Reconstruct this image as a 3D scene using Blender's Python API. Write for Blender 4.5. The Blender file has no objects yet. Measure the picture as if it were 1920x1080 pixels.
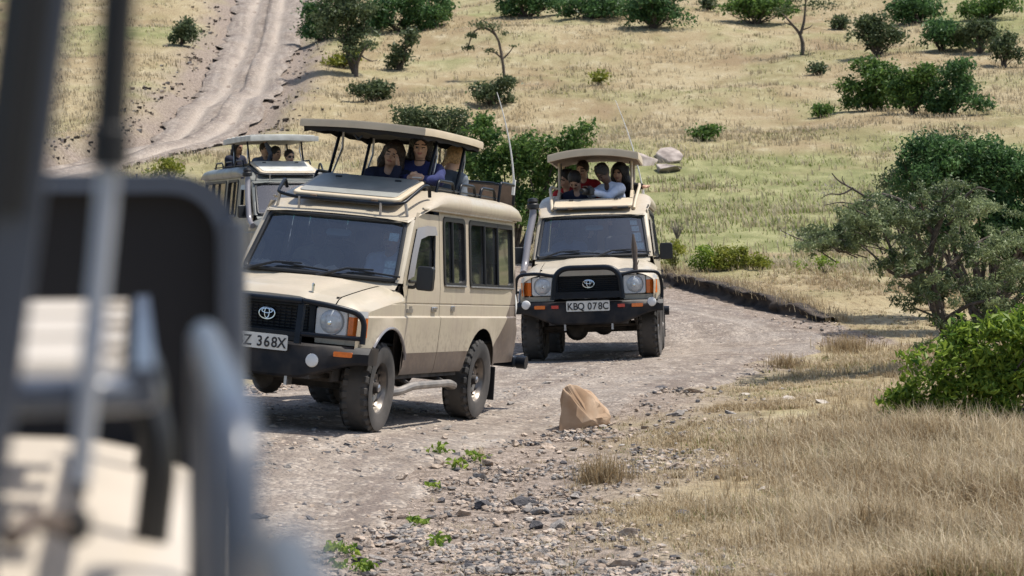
import bpy, bmesh, math, random
import numpy as np
from mathutils import Vector, Matrix
R_ = math.radians
random.seed(7)
RNG = np.random.default_rng(11)
SC = bpy.context.scene
COL = SC.collection

# ------------------------------------------------------------------ camera, sky, sun, exposure
FPX, HCAM, YH = 4455.0, 2.56, 300.0            # focal length in px of a 1920 px frame, eye height, horizon row
PITCH = math.atan((540 - YH) / FPX)
cam_d = bpy.data.cameras.new('camera')
cam_d.sensor_width = 36.0
cam_d.lens = 36.0 * FPX / 1920.0
cam_d.clip_start = 0.05
cam_d.clip_end = 2000
cam_d.dof.use_dof = True
cam_d.dof.focus_distance = 23.0
cam_d.dof.aperture_fstop = 6.3
cam = bpy.data.objects.new('camera', cam_d)
COL.objects.link(cam)
cam.location = (0, 0, HCAM)
cam.rotation_euler = (math.pi / 2 - PITCH, 0, 0)
SC.camera = cam

SUN = Vector((0.40, 0.10, 0.91)).normalized()      # direction to the sun
world = bpy.data.worlds.new('World')
SC.world = world
world.use_nodes = True
wn = world.node_tree.nodes
sky = wn.new('ShaderNodeTexSky')
sky.sky_type = 'NISHITA'
sky.sun_disc = False
sky.sun_elevation = math.asin(SUN.z)
sky.sun_rotation = math.atan2(SUN.x, SUN.y)
sky.dust_density = 2.0
wn['Background'].inputs['Strength'].default_value = 0.14
world.node_tree.links.new(sky.outputs['Color'], wn['Background'].inputs['Color'])
sun_d = bpy.data.lights.new('sun', 'SUN')
sun_d.energy = 4.5
sun_d.angle = R_(0.6)
sun_d.color = (1.0, 0.95, 0.87)
sun = bpy.data.objects.new('sun', sun_d)
COL.objects.link(sun)
sun.rotation_euler = (-SUN).to_track_quat('-Z', 'Y').to_euler()
SC.view_settings.view_transform = 'Standard'
SC.view_settings.look = 'None'
SC.view_settings.exposure = 0.25
SC.view_settings.gamma = 1.0
SC.view_settings.use_curve_mapping = False
SC.cycles.max_bounces = 6
SC.cycles.diffuse_bounces = 3
SC.cycles.glossy_bounces = 3
SC.cycles.transmission_bounces = 4
SC.cycles.transparent_max_bounces = 16
SC.cycles.use_denoising = True

# ------------------------------------------------------------------ small tools
def tag(o, label=None, cat=None, group=None, kind=None):
    if label: o['label'] = label
    if cat: o['category'] = cat
    if group: o['group'] = group
    if kind: o['kind'] = kind
    return o

def empty(name, loc=(0, 0, 0), parent=None):
    o = bpy.data.objects.new(name, None)
    COL.objects.link(o)
    o.location = loc
    o.empty_display_size = 0.2
    o.parent = parent
    return o

def sharpen(me, ang=35):
    bm = bmesh.new(); bm.from_mesh(me)
    bmesh.ops.recalc_face_normals(bm, faces=bm.faces)
    ca = R_(ang)
    for e in bm.edges:
        if len(e.link_faces) == 2:
            e.smooth = e.calc_face_angle(0.0) < ca
    for f in bm.faces: f.smooth = True
    bm.to_mesh(me); bm.free()

class MB:
    """collects shapes, then links them as one mesh object"""
    def __init__(s): s.v, s.f, s.m = [], [], []
    def add(s, vf, mi=0):
        v, f = vf
        o = len(s.v)
        s.v += [tuple(p) for p in v]
        s.f += [tuple(i + o for i in q) for q in f]
        s.m += [mi] * len(f)
        return s
    def mesh(s, name, mats, ang=35):
        me = bpy.data.meshes.new(name)
        me.from_pydata(s.v, [], s.f)
        for m in (mats if isinstance(mats, (list, tuple)) else [mats]): me.materials.append(m)
        me.polygons.foreach_set('material_index', s.m)
        bm = bmesh.new(); bm.from_mesh(me)
        bmesh.ops.remove_doubles(bm, verts=bm.verts, dist=1e-5)
        bmesh.ops.dissolve_degenerate(bm, edges=bm.edges, dist=1e-6)
        bm.to_mesh(me); bm.free()
        sharpen(me, ang)
        return me
    def build(s, name, mats, parent=None, ang=35, bevel=0, mirror=False):
        o = bpy.data.objects.new(name, s.mesh(name, mats, ang))
        COL.objects.link(o)
        o.parent = parent
        if bevel:
            b = o.modifiers.new('bevel', 'BEVEL')
            b.width = bevel; b.segments = 2; b.limit_method = 'ANGLE'; b.angle_limit = R_(40)
        return o

def inst(name, me, parent=None, loc=(0, 0, 0), rot=(0, 0, 0), scale=(1, 1, 1)):
    o = bpy.data.objects.new(name, me)
    COL.objects.link(o)
    o.parent = parent; o.location = loc; o.rotation_euler = rot; o.scale = scale
    return o

def box(x0, x1, y0, y1, z0, z1):
    v = [(x, y, z) for x in (x0, x1) for y in (y0, y1) for z in (z0, z1)]
    return v, [(0, 1, 3, 2), (4, 6, 7, 5), (0, 4, 5, 1), (2, 3, 7, 6), (0, 2, 6, 4), (1, 5, 7, 3)]

def obox(c, size, rot=(0, 0, 0)):
    from mathutils import Euler
    M = Euler(rot).to_matrix()
    v, f = box(-size[0] / 2, size[0] / 2, -size[1] / 2, size[1] / 2, -size[2] / 2, size[2] / 2)
    return [tuple(M @ Vector(p) + Vector(c)) for p in v], f

def fillet(pts, r, k=4, closed=False):
    P = [Vector(p) for p in pts]; out = []
    n = len(P)
    for i in range(n):
        if not closed and i in (0, n - 1): out.append(P[i]); continue
        a, b, c = P[i - 1], P[i], P[(i + 1) % n]
        d1 = min(r, (a - b).length * .48); d2 = min(r, (c - b).length * .48)
        s = b + (a - b).normalized() * d1; e = b + (c - b).normalized() * d2
        for j in range(k + 1):
            t = j / k
            out.append(s * (1 - t) ** 2 + b * 2 * t * (1 - t) + e * t * t)
    return out

def tube(pts, r, n=8, closed=False, cap=True):
    P = [Vector(p) for p in pts]; m = len(P)
    rr = list(r) if isinstance(r, (list, tuple)) else [r] * m
    T = []
    for i in range(m):
        a = P[i - 1] if (i > 0 or closed) else P[i]
        b = P[(i + 1) % m] if (i < m - 1 or closed) else P[i]
        d = b - a
        T.append(d.normalized() if d.length > 1e-9 else Vector((0, 0, 1)))
    u = T[0].orthogonal().normalized()
    V, F = [], []
    for i in range(m):
        u = (u - T[i] * u.dot(T[i]))
        u = u.normalized() if u.length > 1e-6 else T[i].orthogonal().normalized()
        w = T[i].cross(u)
        for j in range(n):
            a = 2 * math.pi * j / n
            V.append(P[i] + (u * math.cos(a) + w * math.sin(a)) * rr[i])
    for i in range(m if closed else m - 1):
        for j in range(n):
            F.append((i * n + j, i * n + (j + 1) % n, ((i + 1) % m) * n + (j + 1) % n, ((i + 1) % m) * n + j))
    if cap and not closed:
        F.append(tuple(range(n - 1, -1, -1))); F.append(tuple((m - 1) * n + j for j in range(n)))
    return V, F

def lathe(prof, n=32, axis='y', c=(0, 0, 0), close=False):
    V, F = [], []
    k = len(prof)
    for j in range(n):
        a = 2 * math.pi * j / n
        for r, h in prof:
            x, z = r * math.cos(a), r * math.sin(a)
            p = {'y': (x, h, z), 'z': (x, z, h), 'x': (h, x, z)}[axis]
            V.append((p[0] + c[0], p[1] + c[1], p[2] + c[2]))
    for j in range(n):
        for i in range(k if close else k - 1):
            F.append((j * k + i, j * k + (i + 1) % k, ((j + 1) % n) * k + (i + 1) % k, ((j + 1) % n) * k + i))
    return V, F

def grid(P, skip=None):
    nu, nv = len(P), len(P[0])
    V = [tuple(p) for row in P for p in row]
    F = []
    for i in range(nu - 1):
        for j in range(nv - 1):
            q = (i * nv + j, (i + 1) * nv + j, (i + 1) * nv + j + 1, i * nv + j + 1)
            if skip:
                c = sum((Vector(V[k]) for k in q), Vector()) / 4
                if skip(c): continue
            F.append(q)
    return V, F

def rrect(a0, a1, b0, b1, r, k=4):
    out = []
    for cx, cy, s in ((a1 - r, b1 - r, 0), (a0 + r, b1 - r, 1), (a0 + r, b0 + r, 2), (a1 - r, b0 + r, 3)):
        for i in range(k + 1):
            t = (s + i / k) * math.pi / 2
            out.append((cx + r * math.cos(t), cy + r * math.sin(t)))
    return out

def slab(outline, fn, t0, t1):
    """outline: 2D points; fn(a,b,t)->3D; closed slab between t0 and t1"""
    n = len(outline)
    V = [fn(a, b, t0) for a, b in outline] + [fn(a, b, t1) for a, b in outline]
    F = [tuple(range(n)), tuple(range(2 * n - 1, n - 1, -1))]
    F += [(i, i + n, (i + 1) % n + n, (i + 1) % n) for i in range(n)]
    return V, F

def ring(outer, inner, fn, t0, t1):
    n = len(outer)
    V = [fn(a, b, t0) for a, b in outer] + [fn(a, b, t1) for a, b in outer] + [fn(a, b, t1) for a, b in inner] + [fn(a, b, t0) for a, b in inner]
    F = []
    for k in range(4):
        for i in range(n):
            j = (i + 1) % n; a, b = k * n, ((k + 1) % 4) * n
            F.append((a + i, a + j, b + j, b + i))
    return V, F

def mir(vf):
    v, f = vf
    return [(p[0], -p[1], p[2]) for p in v], [tuple(reversed(q)) for q in f]

# numpy value noise
def _hash(ix, iy, s):
    h = (ix.astype(np.int64) * 374761393 + iy.astype(np.int64) * 668265263 + s * 974711) & 0x7fffffff
    h = ((h ^ (h >> 13)) * 1274126177) & 0x7fffffff
    return ((h ^ (h >> 16)) & 0xffff) / 65535.0
def noise(x, y, s=0):
    x = np.asarray(x, float); y = np.asarray(y, float)
    ix, iy = np.floor(x), np.floor(y); fx, fy = x - ix, y - iy
    fx = fx * fx * (3 - 2 * fx); fy = fy * fy * (3 - 2 * fy)
    a, b = _hash(ix, iy, s), _hash(ix + 1, iy, s); c, d = _hash(ix, iy + 1, s), _hash(ix + 1, iy + 1, s)
    return (a * (1 - fx) + b * fx) * (1 - fy) + (c * (1 - fx) + d * fx) * fy
def fbm(x, y, s=0, o=4):
    t, a, n = 0, 1.0, 0
    for i in range(o):
        t = t + a * noise(np.asarray(x) * 2 ** i, np.asarray(y) * 2 ** i, s + i); n += a; a *= .5
    return t / n
def sstep(a, b, x):
    t = np.clip((np.asarray(x, float) - a) / (b - a), 0, 1)
    return t * t * (3 - 2 * t)

# ------------------------------------------------------------------ materials
def mat(name, col=(.5, .5, .5), rough=.6, metal=0., var=0., vscale=8., bump=0., bscale=60., spec=.5, coat=0., col2=None, emit=None):
    m = bpy.data.materials.new(name); m.use_nodes = True
    nt = m.node_tree; b = nt.nodes['Principled BSDF']
    b.inputs['Base Color'].default_value = (*col, 1)
    b.inputs['Roughness'].default_value = rough
    b.inputs['Metallic'].default_value = metal
    b.inputs['Specular IOR Level'].default_value = spec
    b.inputs['Coat Weight'].default_value = coat
    if var or bump or col2:
        tc = nt.nodes.new('ShaderNodeTexCoord')
        n = nt.nodes.new('ShaderNodeTexNoise'); n.inputs['Scale'].default_value = vscale; n.inputs['Detail'].default_value = 3
        nt.links.new(tc.outputs['Object'], n.inputs['Vector'])
        if var or col2:
            r = nt.nodes.new('ShaderNodeValToRGB')
            c2 = col2 or tuple(c * (1 + var) for c in col)
            r.color_ramp.elements[0].position = .35; r.color_ramp.elements[1].position = .65
            r.color_ramp.elements[0].color = (*[c * (1 - var) for c in col], 1)
            r.color_ramp.elements[1].color = (*c2, 1)
            nt.links.new(n.outputs['Fac'], r.inputs['Fac'])
            nt.links.new(r.outputs['Color'], b.inputs['Base Color'])
        if bump:
            n2 = nt.nodes.new('ShaderNodeTexNoise'); n2.inputs['Scale'].default_value = bscale; n2.inputs['Detail'].default_value = 2
            nt.links.new(tc.outputs['Object'], n2.inputs['Vector'])
            bp = nt.nodes.new('ShaderNodeBump'); bp.inputs['Strength'].default_value = bump; bp.inputs['Distance'].default_value = .02
            nt.links.new(n2.outputs['Fac'], bp.inputs['Height']); nt.links.new(bp.outputs['Normal'], b.inputs['Normal'])
    if emit:
        b.inputs['Emission Color'].default_value = (*emit, 1); b.inputs['Emission Strength'].default_value = 1
    return m

def math_node(nt, op, a, b=None, c=None):
    n = nt.nodes.new('ShaderNodeMath'); n.operation = op
    for i, v in enumerate((a, b, c)):
        if v is None: continue
        if isinstance(v, (int, float)): n.inputs[i].default_value = v
        else: nt.links.new(v, n.inputs[i])
    return n.outputs[0]

def mix_col(nt, fac, a, b):
    n = nt.nodes.new('ShaderNodeMix'); n.data_type = 'RGBA'
    for sock, v in ((n.inputs['Factor'], fac), (n.inputs['A'], a), (n.inputs['B'], b)):
        if isinstance(v, (int, float)): sock.default_value = v
        elif isinstance(v, tuple): sock.default_value = (*v, 1)
        else: nt.links.new(v, sock)
    # colour sockets of the Mix node come after the float and vector ones
    return n.outputs['Result']

def mixc(nt, fac, a, b):
    n = nt.nodes.new('ShaderNodeMixRGB')
    for sock, v in ((n.inputs[0], fac), (n.inputs[1], a), (n.inputs[2], b)):
        if isinstance(v, (int, float)): sock.default_value = v
        elif isinstance(v, tuple): sock.default_value = (*v, 1)
        else: nt.links.new(v, sock)
    return n.outputs[0]

def ntex(nt, vec, scale, detail=5, rough=.55):
    n = nt.nodes.new('ShaderNodeTexNoise')
    n.inputs['Scale'].default_value = scale; n.inputs['Detail'].default_value = detail; n.inputs['Roughness'].default_value = rough
    nt.links.new(vec, n.inputs['Vector'])
    return n.outputs['Fac']

def ramp(nt, fac, p0, p1):
    n = nt.nodes.new('ShaderNodeMapRange'); n.interpolation_type = 'SMOOTHSTEP'
    nt.links.new(fac, n.inputs[0]); n.inputs[1].default_value = p0; n.inputs[2].default_value = p1
    return n.outputs[0]

def paint(name, cream, brown=None, dust=(.36, .29, .22)):
    """two-tone body paint in the vehicle's own coordinates, road dust thicker low down"""
    m = bpy.data.materials.new(name); m.use_nodes = True
    nt = m.node_tree; b = nt.nodes['Principled BSDF']
    tc = nt.nodes.new('ShaderNodeTexCoord'); sp = nt.nodes.new('ShaderNodeSeparateXYZ')
    nt.links.new(tc.outputs['Object'], sp.inputs[0])
    X, Y, Z = sp.outputs
    col = cream
    if brown:
        low = math_node(nt, 'LESS_THAN', Z, .70)
        t = math_node(nt, 'MAXIMUM', math_node(nt, 'MULTIPLY', math_node(nt, 'ADD', math_node(nt, 'MULTIPLY', X, -1), -1.62), .87), 0.)
        zb = math_node(nt, 'ADD', math_node(nt, 'MULTIPLY', math_node(nt, 'POWER', t, 1.7), .84), .66)
        rear = math_node(nt, 'MULTIPLY', math_node(nt, 'LESS_THAN', Z, zb), math_node(nt, 'LESS_THAN', X, -1.62))
        col = mixc(nt, math_node(nt, 'MAXIMUM', low, rear), cream, brown)
    n1 = ntex(nt, tc.outputs['Object'], 2.3, 3); n2 = ntex(nt, tc.outputs['Object'], 17, 3)
    smp = nt.nodes.new('ShaderNodeMapping'); smp.inputs['Scale'].default_value = (9, 9, .8); nt.links.new(tc.outputs['Object'], smp.inputs[0])
    n3 = ntex(nt, smp.outputs[0], 1.6, 3)
    d = math_node(nt, 'ADD', math_node(nt, 'MULTIPLY', ramp(nt, n1, .36, .70), .40), math_node(nt, 'MULTIPLY', ramp(nt, n3, .50, .72), .22))
    lowd = math_node(nt, 'MULTIPLY', ramp(nt, math_node(nt, 'ADD', math_node(nt, 'MULTIPLY', Z, -1), math_node(nt, 'MULTIPLY', n2, .5)), -.75, -.2), .2)
    d = math_node(nt, 'MAXIMUM', d, lowd)
    mud = math_node(nt, 'MULTIPLY', math_node(nt, 'MULTIPLY', ramp(nt, n2, .46, .66), ramp(nt, Z, 1.12, .55)), .55)
    nt.links.new(mixc(nt, mud, mixc(nt, d, col, dust), (.17, .128, .10)), b.inputs['Base Color'])
    nt.links.new(math_node(nt, 'ADD', math_node(nt, 'MULTIPLY', d, .7), .30), b.inputs['Roughness'])
    b.inputs['Coat Weight'].default_value = .12
    b.inputs['Coat Roughness'].default_value = .15
    return m

def glass(name, tint, refl=1.0, band=None, film=.06):
    m = bpy.data.materials.new(name); m.use_nodes = True
    nt = m.node_tree; nt.nodes.remove(nt.nodes['Principled BSDF'])
    out = nt.nodes['Material Output']
    tr = nt.nodes.new('ShaderNodeBsdfTransparent'); gl = nt.nodes.new('ShaderNodeBsdfGlossy')
    gl.inputs['Roughness'].default_value = .03
    df = nt.nodes.new('ShaderNodeBsdfDiffuse'); df.inputs['Color'].default_value = (.33, .37, .42, 1)
    fr = nt.nodes.new('ShaderNodeFresnel'); fr.inputs['IOR'].default_value = 1.55
    tc = nt.nodes.new('ShaderNodeTexCoord')
    if band:
        sp = nt.nodes.new('ShaderNodeSeparateXYZ'); nt.links.new(tc.outputs['Object'], sp.inputs[0])
        nt.links.new(mixc(nt, ramp(nt, sp.outputs[2], band[0], band[1]), tint, band[2]), tr.inputs['Color'])
    else: tr.inputs['Color'].default_value = (*tint, 1)
    mx = nt.nodes.new('ShaderNodeMixShader')
    nt.links.new(math_node(nt, 'MULTIPLY', fr.outputs[0], refl), mx.inputs[0])
    nt.links.new(tr.outputs[0], mx.inputs[1]); nt.links.new(gl.outputs[0], mx.inputs[2])
    m2 = nt.nodes.new('ShaderNodeMixShader')     # patchy dust film, coloured blue-grey to imitate sky reflected in the pane
    n = ntex(nt, tc.outputs['Object'], 2.2, 3)
    nt.links.new(math_node(nt, 'MULTIPLY', ramp(nt, n, .1, .9), film), m2.inputs[0])
    nt.links.new(mx.outputs[0], m2.inputs[1]); nt.links.new(df.outputs[0], m2.inputs[2])
    nt.links.new(m2.outputs[0], out.inputs['Surface'])
    return m

def leafmat(name, c0, c1, trans=.35, rough=.5):
    m = bpy.data.materials.new(name); m.use_nodes = True
    nt = m.node_tree; b = nt.nodes['Principled BSDF']; out = nt.nodes['Material Output']
    at = nt.nodes.new('ShaderNodeAttribute'); at.attribute_name = 'tint'
    c = mixc(nt, at.outputs['Fac'], c0, c1)
    nt.links.new(c, b.inputs['Base Color']); b.inputs['Roughness'].default_value = rough
    b.inputs['Specular IOR Level'].default_value = .3
    t = nt.nodes.new('ShaderNodeBsdfTranslucent'); nt.links.new(c, t.inputs['Color'])
    mx = nt.nodes.new('ShaderNodeMixShader'); mx.inputs[0].default_value = trans
    nt.links.new(b.outputs[0], mx.inputs[1]); nt.links.new(t.outputs[0], mx.inputs[2]); nt.links.new(mx.outputs[0], out.inputs['Surface'])
    return m

CREAM = (.47, .412, .312)
M = dict(
    cream=paint('cream_brown_paint', CREAM, (.055, .038, .034)),
    cream2=paint('cream_paint', (.49, .43, .328)),
    grey=paint('grey_green_paint', (.17, .185, .175), None, (.27, .25, .22)),
    tan=mat('tan_roof_paint', (.54, .475, .39), .45, var=.06, vscale=5),
    cream_plain=mat('cream_fibreglass', (.56, .47, .34), .5, var=.07, vscale=4, bump=.05, bscale=30),
    pale=mat('pale_canvas', (.50, .50, .46), .8, var=.12, vscale=6, bump=.2, bscale=12),
    lidgrey=mat('weathered_grey_lid', (.30, .30, .27), .45, var=.12, vscale=5),
    black=mat('black_steel', (.006, .009, .015), .36, var=.3, vscale=9, spec=.28),
    dustyblack=mat('dusty_black_steel', (.007, .009, .014), .5, col2=(.045, .038, .034), vscale=4, var=.1, spec=.25),
    rubber=mat('black_rubber', (.009, .010, .012), .5),
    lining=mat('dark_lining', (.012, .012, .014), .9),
    tyre=mat('dusty_tyre', (.042, .040, .038), .9, col2=(.085, .076, .068), vscale=4, var=.1),
    rim=mat('black_rim', (.05, .05, .055), .35, metal=.6, col2=(.24, .21, .18), vscale=6, var=.2),
    steel=mat('galvanised_steel', (.42, .42, .43), .35, metal=.85, var=.15, vscale=20),
    chrome=mat('chrome', (.75, .76, .78), .12, metal=1.),
    tubegrey=mat('grey_painted_tube', (.075, .09, .12), .30, var=.10, vscale=14, spec=.5),
    rod=mat('pale_strut_rod', (.42, .46, .54), .3, metal=.3),
    step=mat('dusty_step_tube', (.20, .185, .17), .5, metal=.3, col2=(.30, .27, .24), vscale=6, var=.1),
    under=mat('underbody', (.02, .018, .016), .9, col2=(.07, .058, .05), vscale=6),
    lens=mat('headlamp_lens', (.55, .58, .60), .15, spec=.8, coat=.6, var=.12, vscale=30),
    lampback=mat('lamp_housing', (.35, .35, .35), .3, metal=.5),
    amber=mat('amber_lens', (.75, .17, .02), .2, coat=.5, var=.1, vscale=30),
    redlens=mat('red_lens', (.55, .05, .03), .25, coat=.5),
    white=mat('white_plastic', (.72, .72, .70), .4, var=.05),
    plate=mat('number_plate', (.66, .66, .62), .45, var=.08, vscale=12),
    ink=mat('plate_ink', (.012, .012, .015), .5),
    wind=glass('windscreen_glass', (.82, .87, .90), 4.2, (1.79, 1.84, (.10, .42, .42)), .045),
    glass=glass('side_glass', (.34, .36, .36), 1.6),
    seat=mat('grey_seat_fabric', (.055, .055, .06), .9, var=.15, vscale=14),
    seat2=mat('tan_seat_fabric', (.22, .18, .13), .9, var=.15, vscale=14),
    dash=mat('dashboard', (.10, .11, .12), .7, var=.1),
    cloth=mat('cream_dash_cloth', (.55, .47, .37), .9, var=.15, vscale=12, bump=.3, bscale=20),
    sticker=mat('pale_sticker', (.60, .72, .70), .5, var=.2, vscale=50),
    board=mat('brown_board', (.17, .12, .085), .8, var=.25, vscale=9),
    leather=mat('brown_leather', (.10, .075, .06), .7, var=.2, vscale=14),
    mirror=mat('mirror_glass', (.6, .63, .66), .04, metal=1.),
    visor=mat('smoke_visor', (.20, .19, .20), .25, coat=.3),
    bark=mat('bark', (.060, .046, .036), .9, col2=(.13, .105, .085), vscale=16, bump=.5, bscale=40),
    twig=mat('grey_twig', (.16, .13, .12), .9, col2=(.27, .23, .22), vscale=10),
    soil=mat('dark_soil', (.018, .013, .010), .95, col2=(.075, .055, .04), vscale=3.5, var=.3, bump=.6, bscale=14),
)
# ------------------------------------------------------------------ where the vehicles stand (position, yaw, nose-up pitch, left-down roll)
POSE = {
    'lead':   ((-1.594, 22.352, .132), 16.44, 3.72, 4.40),
    'second': ((1.190, 32.279, -.105), 5.09, 2.91, -1.97),
    'third':  ((-4.06, 42.2, .25), -22.0, 2.0, 0.0),
    'own':    ((-.608, -.45, .10), -8.9, 0.0, 0.0),
}
def vmat(pose):
    p, yaw, pit, rol = pose
    y, a, r = R_(yaw), R_(pit), R_(rol)
    B = Matrix(((-math.sin(y), math.cos(y), 0), (-math.cos(y), -math.sin(y), 0), (0, 0, 1)))
    P = Matrix(((math.cos(a), 0, -math.sin(a)), (0, 1, 0), (math.sin(a), 0, math.cos(a))))
    Q = Matrix(((1, 0, 0), (0, math.cos(r), math.sin(r)), (0, -math.sin(r), math.cos(r))))
    return Matrix.Translation(p) @ (B @ P @ Q).to_4x4()
VM = {k: vmat(v) for k, v in POSE.items()}

# ------------------------------------------------------------------ terrain
_pd = np.array([-200, -30, 0, 8, 15, 22, 32, 37, 42, 47, 62, 80, 92, 120, 150, 220, 320, 420, 700.])
_pz = np.array([-4, -.6, .1, .1, -.02, .08, -.1, .08, .27, .45, 1.1, 2.56, 3.8, 7.9, 12.65, 24, 38, 46, 50.])
_dd = np.arange(-200, 700, .5)
_zz = np.interp(_dd, _pd, _pz)
_k = np.exp(-np.linspace(-2, 2, 17) ** 2); _k /= _k.sum()
_zz = np.convolve(np.pad(_zz, 8, 'edge'), _k, 'valid')

ROAD = [(-.2, -40, 2.1), (-.3, -15, 2.1), (-1.0, 0, 2.1), (-2.4, 8, 2.0), (-2.9, 15, 1.85), (-1.75, 22, 1.95), (-.2, 26.5, 2.1), (1.3, 31.5, 2.4), (1.75, 35.6, 3.2), (-.6, 39.3, 2.6),
        (-3.9, 42, 2.2), (-7.5, 47, 2.0), (-11.6, 54, 2.0), (-14.6, 62, 2.0), (-15.9, 70, 2.0), (-15.4, 76.5, 1.7), (-13.6, 82, 1.7), (-12.2, 89, 1.75), (-11.9, 99, 1.8), (-12.8, 118, 1.9), (-15.2, 150, 2.2), (-17.5, 178, 3), (-24, 255, 3), (-34, 360, 3)]
def spline(pts, step):
    P = np.array(pts, float); out = []
    for i in range(len(P) - 1):
        p0, p1, p2, p3 = P[max(i - 1, 0)], P[i], P[i + 1], P[min(i + 2, len(P) - 1)]
        n = max(2, int(np.linalg.norm((p2 - p1)[:2]) / step))
        for t in np.arange(n) / n:
            out.append(.5 * (2 * p1 + (p2 - p0) * t + (2 * p0 - 5 * p1 + 4 * p2 - p3) * t ** 2 + (3 * p1 - p0 - 3 * p2 + p3) * t ** 3))
    out.append(P[-1])
    return np.array(out)
RC = spline(ROAD, .5)
_rt = np.gradient(RC[:, :2], axis=0); _rt /= np.linalg.norm(_rt, axis=1)[:, None]

def road_dist(X, Y):
    """signed offset to the nearest centreline point (right of travel away from camera = +), half width there, index"""
    X = np.asarray(X, float); Y = np.asarray(Y, float)
    sh = X.shape; x, y = X.ravel(), Y.ravel()
    off = np.empty_like(x); hw = np.empty_like(x); idx = np.empty(len(x), int)
    for a in range(0, len(x), 4000):
        dx = x[a:a + 4000, None] - RC[None, :, 0]; dy = y[a:a + 4000, None] - RC[None, :, 1]
        i = np.argmin(dx * dx + dy * dy, axis=1)
        r = np.arange(len(i))
        s = dx[r, i] * _rt[i, 1] - dy[r, i] * _rt[i, 0]
        d = np.sqrt(dx[r, i] ** 2 + dy[r, i] ** 2)
        off[a:a + 4000] = np.sign(s) * d; hw[a:a + 4000] = RC[i, 2]; idx[a:a + 4000] = i
    return off.reshape(sh), hw.reshape(sh), idx.reshape(sh)

# turf bank on the outside of the bend
BANK = spline([(1.9, 44.6, 0), (2.75, 42.6, 0), (3.5, 40.3, 0), (4.1, 38.4, 0), (4.55, 37.0, 0), (4.8, 36.1, 0)], .2)[:, :2]
def bank_side(X, Y):
    x, y = np.ravel(X), np.ravel(Y)
    dx = x[:, None] - BANK[None, :, 0]; dy = y[:, None] - BANK[None, :, 1]
    i = np.argmin(dx * dx + dy * dy, axis=1); r = np.arange(len(i))
    t = np.gradient(BANK, axis=0); t /= np.linalg.norm(t, axis=1)[:, None]
    s = -(dx[r, i] * t[i, 1] - dy[r, i] * t[i, 0])          # + on the outside
    end = np.minimum(i, len(BANK) - 1 - i) / 8.0
    return s.reshape(np.shape(X)), np.clip(end, 0, 1).reshape(np.shape(X)), np.sqrt(dx[r, i] ** 2 + dy[r, i] ** 2).reshape(np.shape(X))

def ground_z(X, Y):
    X = np.asarray(X, float); Y = np.asarray(Y, float)
    z = np.interp(Y, _dd, _zz)
    far = sstep(30, 90, Y)
    z = z + (fbm(X / 9, Y / 9, 3, 3) - .5) * (.10 + 1.1 * far) + (fbm(X / 1.3, Y / 1.3, 9, 3) - .5) * (.05 + .12 * far)
    z = z + far * .035 * np.abs(X + 6)                      # the valley sides lift a little
    off, hw, idx = road_dist(X, Y)
    a = np.abs(off)
    cut = np.where(off < 0, sstep(.85, .25, a - hw), sstep(1.6, .2, a - hw)) * sstep(55, 75, Y)
    z = z - cut * np.where(off < 0, .75, .45)                                      # road worn into the hill
    g = sstep(.15, .5, off * -1 - hw) * sstep(1.9, 1.0, off * -1 - hw) * sstep(80, 92, Y)
    z = z - g * .25 * (.4 + fbm(X / 2, Y / 2, 40, 3))        # washed-out gully on its left
    near = (Y > 30) & (Y < 48) & (X > -1) & (X < 10)
    if np.any(near):
        s, e, d = bank_side(X[near], Y[near])
        up = sstep(.02, .22, s) * np.maximum(e, .0) * sstep(5, 1.5, d)
        z[near] = z[near] + up * (.17 + .08 * (noise(X[near] * 1.7, Y[near] * 1.7, 5) - .5))
    # verge on the right of the near road stands a little proud
    vz = sstep(.4, 2.2, off - hw) * sstep(10, 14, Y) * sstep(34, 28, Y)
    z = z + vz * .10
    for k in ('lead', 'second', 'third', 'own'):
        (px, py, pz), yaw, pit, rol = POSE[k]
        c, s_ = math.cos(R_(yaw)), math.sin(R_(yaw))
        u = -(X - px) * s_ - (Y - py) * c                  # forward
        v = (X - px) * c - (Y - py) * s_                   # left
        d = np.sqrt((u / 1.35) ** 2 + v ** 2)
        w = sstep(3.4, 1.5, d)
        pl = pz + u * math.tan(R_(pit)) - v * math.tan(R_(rol)) - .012
        z = z * (1 - w) + pl * w
    return z

def gz(x, y): return float(ground_z(np.array([x]), np.array([y]))[0])

def at(px, py, D=None):
    """ground point under a picture position (or the point at distance D on that ray)"""
    dx = (px - 960) / FPX; dv = -(py - 540) / FPX
    c, s = math.cos(PITCH), math.sin(PITCH)
    d = Vector((dx, c + dv * s, -s + dv * c))
    o = Vector((0, 0, HCAM))
    if D: return o + d * (D / d.y)
    ts = np.concatenate([np.arange(8, 60, .1), np.arange(60, 400, .4)])
    P = np.array(o)[None] + np.array(d)[None] * ts[:, None]
    h = P[:, 2] - ground_z(P[:, 0], P[:, 1])
    k = np.argmax(h < 0) if np.any(h < 0) else len(ts) - 1
    return Vector((P[k, 0], P[k, 1], float(ground_z(P[k:k + 1, 0], P[k:k + 1, 1])[0])))
def ppm(Y): return FPX / Y                                   # picture px (1920) per metre at depth Y

def axis_coords(lo, hi, fine0, fine1, step, grow):
    c = list(np.arange(fine0, fine1 + 1e-6, step)); s = step; x = fine1
    while x < hi: s *= grow; x += s; c.append(min(x, hi))
    s = step; x = fine0
    while x > lo: s *= grow; x -= s; c.insert(0, max(x, lo))
    return np.array(c)
gx = axis_coords(-320, 320, -7.5, 9.5, .15, 1.06)
gy = axis_coords(-80, 520, 12, 47, .15, 1.022)
GX, GY = np.meshgrid(gx, gy)
GZ = ground_z(GX, GY)

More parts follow.
